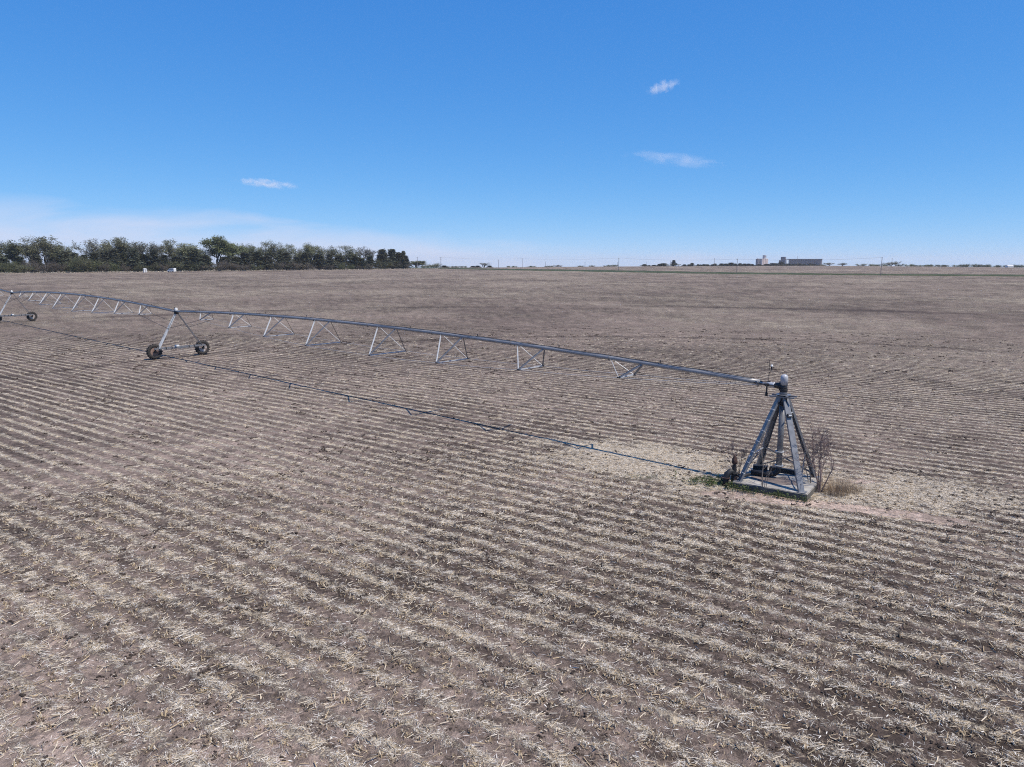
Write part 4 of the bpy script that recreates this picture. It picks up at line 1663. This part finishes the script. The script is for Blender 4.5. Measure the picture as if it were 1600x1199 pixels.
FL = [(640, 'windbreak'), (689, 'double-armed pole'), (757, 'lone bare tree'), (816, 'slim central pole'), (852.5, 'short far pole'), (914, 'next short pole'), (966, 'pole right of centre'),
      (1052, 'tallest skyline cedar'), (1116, 'thin far pole'), (1151, 'pole by the pale elevator'), (1192, 'pale elevator'), (1226, 'headhouse tower'), (1282, 'end of the long elevator'),
      (1317, 'second pale tree'), (1376, 'nearest pole'), (1399, 'spiky tree'), (1455, 'hedge dip'), (1510, 'right-hand belt'), (1577, 'white farm building'), (1700, 'picture edge')]


def auto_label(items, marks):
    """items: (column, thing, phrase). Name each by its turn between two landmarks one can find."""
    seg = {}
    for px_, o_, ph_ in sorted(items, key=lambda q: q[0]):
        k_ = max(i for i, m in enumerate(marks) if m[0] <= px_ or i == 0)
        k_ = min(k_, len(marks) - 2)
        seg.setdefault((k_, ph_), []).append(o_)
    for (k_, ph_), os_ in seg.items():
        a_, b_ = marks[k_][1], marks[k_ + 1][1]
        for i, o_ in enumerate(os_):
            if len(os_) == 1:
                o_['label'] = '%s between the %s and the %s' % (ph_, a_, b_)
            else:
                o_['label'] = '%s %s from left, between %s and %s' % (ORD[i], ph_, a_, b_)


for i, (px, py, kind, wpx, back, lab) in enumerate(MAIN):
    D = dist_at(edge_y(px)) + back
    x, y = place(px, D)
    h = top_height(px, py, D)
    plant(kind, x, y, h, wpx * 1.12 * D / F_, lab, GB, idx=i)
CED = [(5, 400, 22), (32, 398, 20), (58, 396, 18), (86, 398, 20), (104, 390, 16), (119, 393, 16), (134, 396, 16), (150, 392, 18), (166, 391, 18), (180, 387, 18), (197, 393, 18),
       (211, 386, 16), (228, 395, 20), (243, 388, 16), (258, 396, 16), (276, 398, 20), (290, 398, 18), (305, 387, 20), (322, 396, 18), (352, 399, 20),
       (369, 398, 18), (384, 392, 20), (404, 391, 18), (418, 397, 18), (437, 396, 18), (448, 392, 18), (464, 399, 14), (480, 392, 20), (499, 394, 18), (516, 394, 16),
       (530, 396, 18), (552, 394, 18), (563, 400, 16), (578, 397, 16), (598, 390.5, 18), (613, 390, 16), (624, 395, 14), (631, 393, 9), (634, 400, 11)]
CLAB = {598: 'tall pointed dark cedar, leftmost of the last three at the right end of the belt',
        613: 'tall pointed dark cedar in the middle of the last three at the right end',
        631: 'slim cedar with a tufted top that ends the windbreak on the right',
        104: 'dark pointed cedar left of the low bare tree',
        180: 'dark cedar rising to the left of the tall fan-shaped tree',
        211: 'pointed cedar standing just left of the pale feathery tree',
        243: 'pointed cedar below the narrow grey-green tree left of the van',
        305: 'broad cedar right of the white van, sloping down to the bright tree'}
AUTO = []
for i, (px, py, wpx) in enumerate(CED):
    D = dist_at(edge_y(px)) + rsT.uniform(7, 12)
    x, y = place(px, D)
    lab = CLAB.get(px, 'dark cedar')
    o_ = plant('cedar', x, y, top_height(px, py + (0 if px > 590 else 3), D), wpx * 1.15 * D / F_, lab, 'dark cedars in the windbreak', idx=i)
    if px not in CLAB:
        AUTO.append((px, o_, 'dark cedar'))
LOW = [(-14, 408, 'shrub', 24), (12, 409, 'shrub', 22), (34, 411, 'shrub', 20), (52, 404, 'brush', 20), (70, 409, 'brush', 20), (92, 408, 'brush', 20), (112, 401, 'shrub', 20),
       (130, 400, 'shrub', 22), (146, 402, 'shrub', 20), (162, 409, 'brush', 18), (178, 406, 'shrub', 18), (196, 412, 'brush', 16), (214, 413, 'shrub', 14), (236, 411, 'shrub', 16),
       (252, 412, 'brush', 16), (278, 406, 'shrub', 18), (298, 410, 'shrub', 16), (316, 412, 'brush', 18), (336, 407, 'brush', 24), (358, 408, 'brush', 24),
       (378, 411, 'brush', 20), (398, 413, 'shrub', 16), (416, 412, 'brush', 18), (436, 407, 'brush', 18), (458, 409, 'brush', 20), (476, 410, 'brush', 22), (494, 412, 'brush', 16),
       (512, 412, 'brush', 16), (531, 411, 'shrub', 10), (547, 413, 'shrub', 9), (560, 414, 'brush', 14), (576, 412, 'brush', 14), (599, 405, 'shrub', 18), (617, 408, 'brush', 14), (633, 411, 'brush', 12)]
LLAB = {531: 'bright green bush at the foot of the wide dome tree', 599: 'round bright green bush below the leftmost of the last three cedars',
        130: 'largest low green bush in front of the round bare tree', 476: 'long low greyish brush under the gap of pale sky'}
for i, (px, py, kind, wpx) in enumerate(LOW):
    D = dist_at(edge_y(px)) + rsT.uniform(2.5, 5)
    x, y = place(px, D)
    lab = LLAB.get(px, 'low green bush' if kind == 'shrub' else 'bare brown brush')
    o_ = plant(kind, x, y, top_height(px, py, D), wpx * 1.2 * D / F_, lab, 'low bushes at the foot of the windbreak', idx=i)
    if px not in LLAB:
        AUTO.append((px, o_, lab))
auto_label(AUTO, LM)

# far trees on the horizon: column, top row, kind, width px, distance, label or None
FAR = [
    (651, 407.5, 'bright', 18, 830, 'round green tree low on the skyline just right of the end of the windbreak'),
    (667, 414, 'shrub', 14, 880, 'flat green bush between the two left utility poles'),
    (682, 411, 'shrub', 14, 900, 'dark green bushy tree at the foot of the double-armed utility pole'),
    (694, 415, 'cedar', 7, 870, 'tiny dark cedar just right of the double-armed utility pole'),
    (706, 416, 'shrub', 14, 980, 'low pale green bushes, left clump of two right of the double-armed pole'),
    (720, 415.5, 'shrub', 14, 980, 'low pale green bushes, right clump of two right of the double-armed pole'),
    (743, 416.5, 'cedar', 12, 900, 'flat dark clump left of the lone rounded bare tree'),
    (757, 410.3, 'bare', 10, 900, 'lone rounded bare tree on the skyline left of centre'),
    (765, 416.5, 'cedar', 5, 905, 'tiny dark cedar at the right foot of the lone bare tree'),
    (800, 416.5, 'shrub', 12, 1150, None), (830, 416.5, 'shrub', 10, 1150, None), (858, 415.5, 'shrub', 10, 1200, None), (872, 413.5, 'brush', 11, 1200, None),
    (907, 415, 'shrub', 8, 1250, None), (925, 415.3, 'shrub', 7, 1300, None), (947, 415, 'shrub', 6, 1300, None), (957, 413.5, 'shrub', 14, 1300, None),
    (1007, 413, 'cedar', 7, 1220, 'small round dark tree starting the skyline row right of centre'),
    (1019, 415, 'cedar', 12, 1240, None), (1030, 412.5, 'cedar', 5, 1240, None), (1037, 411.5, 'cedar', 10, 1240, 'dark pointed clump left of the tallest skyline cedar'),
    (1052.5, 406.5, 'cedar', 6, 1260, 'tallest dark cedar on the skyline, standing alone right of centre'),
    (1060, 412.5, 'bare', 4, 1300, None), (1073, 413.2, 'cedar', 10, 1350, None), (1081.5, 411, 'cedar', 5, 1350, None), (1093, 413, 'cedar', 8, 1350, None), (1100, 413, 'cedar', 6, 1350, None),
    (1109, 413, 'cedar', 12, 1350, None), (1117, 412, 'cedar', 5, 1400, None), (1127.5, 411.8, 'cedar', 7, 1450, None), (1134, 412, 'cedar', 7, 1450, None), (1142.5, 410.5, 'cedar', 8, 1450, None),
    (1149, 412, 'cedar', 6, 1450, None), (1156.5, 411.5, 'cedar', 6, 1450, None), (1163.5, 412, 'cedar', 6, 1450, None), (1169.5, 412, 'cedar', 6, 1450, None), (1175.5, 412.7, 'cedar', 5, 1450, None),
    (1186, 412.8, 'cedar', 7, 1600, 'small dark tree hiding the foot of the pale grain elevator'),
    (1198, 412.5, 'cedar', 8, 1600, None), (1207, 411.2, 'cedar', 8, 1600, None), (1213, 411.5, 'cedar', 5, 1600, None), (1220.5, 409, 'cedar', 9, 1600, 'peaked dark tree midway between the two grain elevators'),
    (1231, 412, 'cedar', 8, 1650, None), (1239, 412.5, 'cedar', 6, 1650, None), (1248, 411.8, 'cedar', 8, 1650, None), (1257, 413, 'cedar', 6, 1650, None), (1266, 411.8, 'cedar', 6, 1650, None), (1272, 412.5, 'cedar', 6, 1650, None), (1284, 413, 'shrub', 12, 1650, None),
    (1296, 410.5, 'grey', 8, 1500, 'pale grey rounded tree just right of the long grain elevator'), (1317, 410.8, 'grey', 9, 1500, 'second pale rounded tree right of the long grain elevator'),
    (1345, 412, 'shrub', 8, 1500, None), (1365, 412.5, 'shrub', 10, 1400, None), (1378, 412, 'shrub', 14, 1350, None), (1392, 410, 'grey', 12, 1300, None), (1399, 408, 'bare', 5, 1300, 'small spiky tree behind the right-hand utility pole'),
    (1412, 412, 'shrub', 14, 1300, None), (1430, 413.5, 'shrub', 14, 1300, None), (1445, 413.5, 'shrub', 12, 1250, None), (1458, 412.5, 'shrub', 14, 1200, None), (1472, 413, 'shrub', 12, 1200, None), (1486, 413.5, 'shrub', 12, 1180, None),
    (1502, 412.8, 'tree', 14, 1160, None), (1517, 412.3, 'tree', 13, 1150, None), (1532, 412.5, 'tree', 14, 1130, None), (1540, 414, 'shrub', 8, 1120, None),
    (1553, 413.5, 'tree', 12, 1100, None), (1566, 413.7, 'tree', 14, 1080, None), (1582, 413.3, 'tree', 14, 1060, None), (1597, 413, 'tree', 16, 1050, None), (1618, 412.5, 'tree', 16, 1050, None),
]
AUTO2 = []
for i, (px, py, kind, wpx, D, lab) in enumerate(FAR):
    kind = {'tree': 'shrub'}.get(kind, kind)
    x, y = place(px, D)
    zt = top_height(px, py, D)
    h = zt - ground_z(x, y)
    g = 'distant trees along the skyline'
    auto = {'cedar': 'dark cedar', 'shrub': 'low hedge tree', 'brush': 'low brown brush', 'bare': 'tiny bare tree', 'grey': 'pale tree', 'bright': 'green tree', 'tree': 'olive tree'}[kind]
    h = max(h, 2.5) * 1.1
    wm_ = wpx * 1.15 * D / F_
    nn_ = max(1, round(wm_ / (1.7 * h))) if kind != 'bare' else 1
    for q_ in range(nn_):
        xx = x + ((q_ + .5) / nn_ - .5) * wm_
        o_ = plant(kind, xx, y + rsT.uniform(-8, 8) * (nn_ > 1), h * (rsT.uniform(.78, 1.05) if nn_ > 1 else 1), wm_ / nn_ * 1.25, lab, g, idx=i + q_)
        if lab is None or nn_ > 1:
            AUTO2.append((px + ((q_ + .5) / nn_ - .5) * wpx, o_, auto))

auto_label(AUTO2, FL)

# ------------------------------------------------------------------ green strip and pale far field
strip = [(-150, 850), (-64, 742), (10, 640), (79, 560), (133, 480), (200, 432), (278, 398), (400, 352), (560, 300)]
wid_ = [20, 40, 70, 85, 56, 36, 32, 26, 22]
mb = MB()
N1, N2 = 180, 22
sh = []
tq = np.linspace(0, len(strip) - 1, N1)
sx_ = np.interp(tq, range(len(strip)), [p[0] for p in strip])
sy_ = np.interp(tq, range(len(strip)), [p[1] for p in strip])
sw_ = np.interp(tq, range(len(strip)), wid_)
vs, fs = [], []
for i in range(N1):
    for j in range(N2):
        q = j / (N2 - 1) - .5
        yy = sy_[i] + q * sw_[i] * (1 + .25 * mnoise.noise(Vector((i * .2, 0, 3))))
        hz = .02 + (.42 + .5 * abs(mnoise.noise(Vector((i * .9, j * .8, 1))))) * (1 if 0 < j < N2 - 1 else 0)
        vs.append((sx_[i] + rsT.uniform(-.8, .8), yy, hz * .8))
for i in range(N1 - 1):
    for j in range(N2 - 1):
        a = i * N2 + j
        fs.append((a, a + N2, a + N2 + 1, a + 1))
        sh.append(min(1, max(0, .5 + 1.1 * mnoise.noise(Vector((i * .35, j * .5, 8))) + rsT.uniform(-.3, .3))))
mb.add(vs, fs)
o = mb.build('grass_strip', M_WHEAT)
set_shade(o.data, sh)
tag(o, 'long thin strip of dark green grass crossing the far field', 'grass', kind='stuff')

# pale dry grass at the foot of the windbreak
v, f, sh = [], [], []
for k in range(9000):
    px = rsT.uniform(-60, 700)
    D = dist_at(edge_y(px)) + rsT.uniform(-2, 3.5) + (6 if px > 640 else 0)
    x, y = place(px, D)
    hh = rsT.uniform(.25, .9) * (.6 + .8 * max(0, mnoise.noise(Vector((px * .05, 0, 0))) + .4))
    ww = rsT.uniform(.15, .5)
    a = rsT.uniform(0, 3.14)
    b = len(v)
    v += [(x - ww * math.cos(a), y - ww * math.sin(a), 0), (x + ww * math.cos(a), y + ww * math.sin(a), 0), (x + rsT.gauss(0, .15), y + rsT.gauss(0, .15), hh)]
    f.append((b, b + 1, b + 2))
    sh.append(rsT.random())
me = bpy.data.meshes.new('dry_grass')
me.from_pydata(v, [], f)
me.materials.append(litter_mat('bleached verge grass', [(0.26, 0.21, 0.16), (0.42, 0.37, 0.29), (0.55, 0.5, 0.42)]))
set_shade(me, sh)
o = bpy.data.objects.new('dry_grass', me)
COL.objects.link(o)
tag(o, 'bleached tall grass along the field edge below the windbreak', 'grass', kind='stuff')

# ------------------------------------------------------------------ utility poles and wires
POLES = [  # column, top row, distance, arm width, label
    (1376, 402, 406, 1.6, 'nearest utility pole, tallest in the view, on the green strip at the right'),
    (1151, 404.5, 463, 1.2, 'utility pole on the green strip left of the pale grain elevator'),
    (966.5, 403, 569, 1.2, 'utility pole right of centre, at the green strip'),
    (816, 404, 784, 1.2, 'slim utility pole just right of the middle of the picture, tallest there'),
    (779, 406, 800, 3.4, 'utility pole with one wide crossarm left of the slim central pole'),
    (689, 402, 700, 2.6, 'utility pole with two stacked crossarms right of the windbreak'),
    (652.5, 402, 760, 2.0, 'utility pole rising out of the round green tree right of the windbreak'),
    (852.5, 409, 960, 1.6, 'short far utility pole right of the slim central pole'),
    (914, 409.5, 1000, 1.6, 'short far utility pole between the slim central pole and the one right of centre'),
    (965, 410, 1040, 1.6, 'short far utility pole almost hidden beside the pole right of centre'),
    (1010.5, 409, 1060, 1.8, 'far utility pole beside the small round dark tree'),
    (1047.5, 407.5, 1080, 1.6, 'far utility pole just left of the tallest skyline cedar'),
    (1116, 403.5, 1100, 1.4, 'thin far utility pole above the row of dark skyline trees'),
    (1245.5, 400.5, 1500, 2.0, 'tall far pole in front of the long grain elevator'),
    (1393, 403.5, 900, 1.8, 'thin far pole right behind the nearest utility pole'),
]
tops = {}
for i, (px, py, D, arm, lab) in enumerate(POLES):
    x, y = place(px, D)
    z0 = ground_z(x, y)
    h = top_height(px, py, D) - z0
    root = empty('utility_pole', (x, y, z0), .62)
    tag(root, lab, 'utility pole', 'wooden utility poles across the far field')
    m_ = MB()
    k = 1.0 + D / 1400.0
    m_.tube([(0, 0, -.3), (0, 0, h)], [.14 * k, .10 * k], 7)
    m_.build('pole', M_WOODPOLE, root)
    for j, zz in enumerate((h - .5, h - 2.0) if px == 689 else (h - .45,)):
        m_ = MB()
        m_.rect((-arm / 2, .16, zz), (arm / 2, .16, zz), .14, .14)
        m_.build('crossarm', M_WOODPOLE, root)
        m_ = MB()
        for q in (-.9, .9, .45):
            m_.lathe((q * arm / 2, .16, zz + .07), (0, 0, 1), [(0, .03), (.04, .06), (.14, .05), (.16, .02)], 6)
        m_.build('insulators', M_GALV2, root)
    tops[px] = Vector((x, y, z0 + h - .2))
for a, b, lab in ((1376, 1151, 'thin power line sagging between the two right-hand utility poles'),
                  (1151, 966.5, 'thin power line between the pole by the pale elevator and the pole right of centre'),
                  (966.5, 816, 'thin power line from the pole right of centre to the slim central pole'),
                  (816, 689, 'thin power line from the slim central pole to the double-armed pole')):
    A, B = tops[a], tops[b]
    m_ = MB()
    for off in (-.6, .6):
        pts = []
        for i in range(13):
            t = i / 12
            q = A.lerp(B, t)
            q = q + Vector((off, 0, -4 * t * (1 - t) * 1.1))
            pts.append(q)
        m_.tube(pts, .016, 4, cap=False)
    m_.build('power_line', M_GALV)
    tag(bpy.data.objects[-1] if False else COL.objects[-1], lab, 'power line', 'power lines across the far field')

# ------------------------------------------------------------------ grain elevators
M_ELP = simple('pale elevator concrete', (0.66, 0.55, 0.50), .85, 0, .08, .1)
M_ELG = simple('grey elevator concrete', (0.40, 0.38, 0.40), .85, 0, .08, .1)
M_ELD = simple('grey steel sheeting', (0.16, 0.145, 0.165), .7, .1, .1, .1)
DE = 2600.0
SCL = DE / F_


def far_z(px, py, D=DE):
    return top_height(px, py, D)


def elevator1():
    x, y = place(1192, DE)
    g = ground_z(x, y)
    root = empty('grain_elevator', (x, y, g), R(30))
    tag(root, 'pale concrete grain elevator with a square headhouse, left one of the two on the skyline', 'grain elevator')
    ht = far_z(1195, 404.8) - g
    for i in range(4):
        for j in range(2):
            m_ = MB()
            m_.lathe((-9 + i * 8.2, -4 + j * 8.2, 0), (0, 0, 1), [(0, 4.2), (ht, 4.2)], 20)
            m_.build('silo', M_ELP, root, False)
    m_ = MB()
    m_.box((3, 0, ht + .3), (33, 12, .8))
    m_.build('roof_deck', M_ELP, root)
    hh = MB()
    z1 = far_z(1196, 399.2) - g
    hh.box((6.5, 0, (ht + z1) / 2 + .3), (8.5, 9, z1 - ht))
    ho_ = hh.build('headhouse', M_ELG, root)
    for k in range(2):
        wm = MB()
        wm.box((6.5 + (-2 + 4 * k), -4.6, (ht + z1) / 2 + 2), (1.6, .3, 2.2))
        wm.build('window', M_GLASS, ho_)
    an_ = MB()
    zz = far_z(1185, 404) - g
    an_.lathe((-20.5, 6, 0), (0, 0, 1), [(0, 6.2), (zz - 2.4, 6.2), (zz, 1.2)], 20)
    an_.build('annex_bin', M_ELD, root)
    sh_ = MB()
    sh_.box((20.5, -3, 4.5), (8, 10, 9))
    sh_.build('scale_house', M_ELP, root)
    return root


def elevator2():
    x, y = place(1258, DE)
    g = ground_z(x, y)
    ang = R(-37)                      # the long side faces left of the sun
    root = empty('grain_elevator', (x, y, g), ang)
    tag(root, 'long grey flat-roofed grain elevator with a headhouse tower at its left end', 'grain elevator')
    zt = far_z(1260, 404.8) - g
    L = 39 * SCL / math.cos(ang)
    n = 15
    pitch_ = L / n
    for i in range(n):
        for j in range(2):
            m_ = MB()
            m_.lathe((-L / 2 + pitch_ * (i + .5), -pitch_ / 2 + j * pitch_, 0), (0, 0, 1), [(0, pitch_ * .515), (zt - 1.5, pitch_ * .515)], 16)
            m_.build('silo', M_ELD, root)
    m_ = MB()
    m_.box((-1, 0, zt - .75), (L + 6, 2.3 * pitch_, 1.4))
    m_.build('gallery', M_ELD, root)
    m_ = MB()
    m_.box((-L / 2 - 6, 0, zt - 1.6), (13, 4, 2.4))
    m_.build('gallery_bridge', M_ELD, root)
    hh = MB()
    z1 = far_z(1231, 401.6) - g
    lx = -L / 2 - 20
    hh.box((lx, 0, z1 / 2), (15, 12, z1))
    ho_ = hh.build('headhouse', M_ELD, root)
    lo_ = MB()
    z2 = far_z(1229, 406.8) - g
    lo_.box((lx - 9.0, 0, z2 / 2), (9, 13, z2))
    lo_.build('workhouse', M_ELD, root)
    for k in range(3):
        wm = MB()
        wm.box((lx - 4.5 + k * 4.5, -6.1, z1 - 4), (1.8, .3, 2.4))
        wm.build('window', M_GLASS, ho_)
    wt = MB()
    wt.lathe((-L / 2 - 5.0, -12.5, 0), (0, 0, 1), [(0, 3.4), (zt - 4.5, 3.4), (zt - 3, .4)], 18)
    wt.build('white_bin', M_WHITE, root)
    return root


elevator1()
elevator2()
# low pale farm building at the far right
x, y = place(1577, 1000)
fb = empty('farm_shed', (x, y, ground_z(x, y)), .2)
tag(fb, 'tiny white farm building under the dark trees at the right edge', 'farm building')
m_ = MB()
m_.box((0, 0, 1.1), (9, 5, 2.2))
m_.build('wall', M_WHITE, fb)
m_ = MB()
m_.add([(-4.8, -2.8, 2.2), (4.8, -2.8, 2.2), (4.8, 2.8, 2.2), (-4.8, 2.8, 2.2), (-4.8, 0, 3.3), (4.8, 0, 3.3)], [(0, 1, 5, 4), (2, 3, 4, 5), (0, 4, 3), (1, 2, 5), (0, 3, 2, 1)])
m_.build('roof', M_WHITE, fb)

# ------------------------------------------------------------------ white van and shed below the windbreak
x, y = place(268.5, dist_at(425.5))
vn_ = empty('white_van', (x, y, 0), R(-24) + math.pi)
tag(vn_, 'white van with dark side windows parked at the foot of the trees', 'van')
prof = [(-3.2, .45), (-3.2, 1.3), (-3.05, 1.5), (-2.1, 1.68), (-1.35, 2.55), (-.9, 2.75), (3.0, 2.75), (3.25, 2.5), (3.3, .45)]
bw = 1.05
vs = [(px_, -bw, z_) for px_, z_ in prof] + [(px_, bw, z_) for px_, z_ in prof]
n = len(prof)
fs = [(i, (i + 1) % n, n + (i + 1) % n, n + i) for i in range(n)] + [tuple(range(n)), tuple(range(2 * n - 1, n - 1, -1))]
vs = [(-a, b, c) for a, b, c in vs]
m_ = MB()
m_.add(vs, fs)
m_.build('body', M_WHITE, vn_)
for s_ in (-1, 1):
    for xx, ww in ((1.15, .8), (.0, 1.1), (-1.6, 1.2)):
        m_ = MB()
        m_.box((xx, s_ * (bw + .012), 2.15), (ww, .03, .62))
        m_.build('window', M_GLASS, vn_)
    for xx in (2.2, -2.2):
        m_ = MB()
        m_.lathe((xx, s_ * (bw - .05) - .13, .42), (0, 1, 0), [(0, .2), (0, .42), (.26, .42), (.26, .2)], 16)
        m_.build('wheel', M_TYRE, vn_)
m_ = MB()
m_.box((1.80, 0, 2.15), (.03, 1.7, .68), Matrix.Rotation(-.71, 3, 'Y'))
m_.build('windscreen', M_GLASS, vn_)
for s_ in (-1, 1):
    m_ = MB()
    m_.box((3.2, s_ * .75, 1.05), (.06, .28, .2))
    m_.build('headlight', M_GALV2, vn_)
m_ = MB()
m_.box((3.22, 0, .55), (.12, 2.0, .2))
m_.build('bumper', M_DARK, vn_)

x, y = place(227, dist_at(425.9))
shd = empty('white_shed', (x, y, 0), R(40))
tag(shd, 'small white shed standing alone against the dark trees left of the van', 'shed')
m_ = MB()
m_.box((0, 0, 1.2), (2.0, 2.2, 2.4))
m_.build('wall', M_WHITE, shd)
m_ = MB()
m_.add([(-1.15, -1.25, 2.4), (1.15, -1.25, 2.4), (1.15, 1.25, 2.4), (-1.15, 1.25, 2.4), (0, -1.25, 2.95), (0, 1.25, 2.95)], [(0, 4, 5, 3), (1, 2, 5, 4), (0, 1, 4), (3, 5, 2), (0, 3, 2, 1)])
m_.build('roof', M_WHITE, shd)
m_ = MB()
m_.box((.1, -1.115, 1.0), (.8, .03, 1.9))
m_.build('door', M_ELG, shd)

# ------------------------------------------------------------------ wisps of cloud
def wisp(px, py, wpx, hpx, D, ang, seed, dens_, label, stretch=3.0):
    fw = D
    vv = (py - 599.5) / F_
    x = (px - 800) / F_ * D / (CP - vv * SP)
    z = top_height(px, py, D)
    kx = D / F_ / (CP - vv * SP)
    m, t, b = newmat('cloud wisp')
    t.nodes.remove(b)
    out = [n for n in t.nodes if n.type == 'OUTPUT_MATERIAL'][0]
    co = nd(t, 'ShaderNodeTexCoord').outputs['Object']
    n1 = nd(t, 'ShaderNodeTexNoise', {'Vector': nd(t, 'ShaderNodeMapping', {0: co, 1: (seed, seed * .7, 0), 3: (stretch, .5, 1.1)}).outputs[0], 'Scale': 1.3, 'Detail': 6.0, 'Roughness': .6, 'Distortion': .5}).outputs[0]
    ln = nd(t, 'ShaderNodeVectorMath', {0: co}, operation='LENGTH').outputs['Value']
    d = mth(t, 'MULTIPLY_ADD', ln, -1.0, .92)
    d = mth(t, 'MULTIPLY_ADD', mth(t, 'SUBTRACT', n1, .5), 3.0, d)
    d = mth(t, 'MULTIPLY', mth(t, 'MULTIPLY', d, 1.0, clamp=True), mth(t, 'MULTIPLY_ADD', ln, -3.0, 3.0, clamp=True))
    d = mth(t, 'MULTIPLY', d, dens_)
    vol = nd(t, 'ShaderNodeVolumePrincipled', {'Color': (1, 1, 1, 1), 'Density': d, 'Anisotropy': .1})
    t.links.new(vol.outputs[0], out.inputs['Volume'])
    import bmesh as bmh
    q = bmh.new()
    bmh.ops.create_icosphere(q, subdivisions=3, radius=1.0)
    me = bpy.data.meshes.new('cloud')
    q.to_mesh(me)
    q.free()
    me.materials.append(m)
    o = bpy.data.objects.new('cloud', me)
    COL.objects.link(o)
    o.location = (x, D, z)
    o.scale = (wpx / 2 * kx, hpx * 1.2 * kx, hpx / 2 * kx)
    o.rotation_euler = (0, ang, math.atan2(-x, D) * 1.0)
    tag(o, label, 'cloud', 'small clouds')
    return o


wisp(418, 287, 104, 17, 9000, R(4), 3.1, .0065, 'short bright wisp of cloud over the windbreak, left of centre')
wisp(1036, 136, 60, 20, 8000, R(-14), 8.4, .006, 'small ragged white cloud high up, right of centre')
wisp(1052, 249, 190, 25, 9000, R(7), 12.7, .0017, 'long faint wisp of cloud below the small ragged white one')

print('litter', N_LIT, 'objects', len(bpy.data.objects))

# ------------------------------------------------------------------ air
m, t, b = newmat('haze')
t.nodes.remove(b)
out = [n for n in t.nodes if n.type == 'OUTPUT_MATERIAL'][0]
vol = nd(t, 'ShaderNodeVolumePrincipled', {'Color': (.93, .96, 1, 1), 'Density': .00006, 'Anisotropy': .2})
t.links.new(vol.outputs[0], out.inputs['Volume'])
m_ = MB()
m_.box((0, 0, -33), (19600, 19600, 162))
hz_ = m_.build('haze', m)
tag(hz_, kind='stuff')
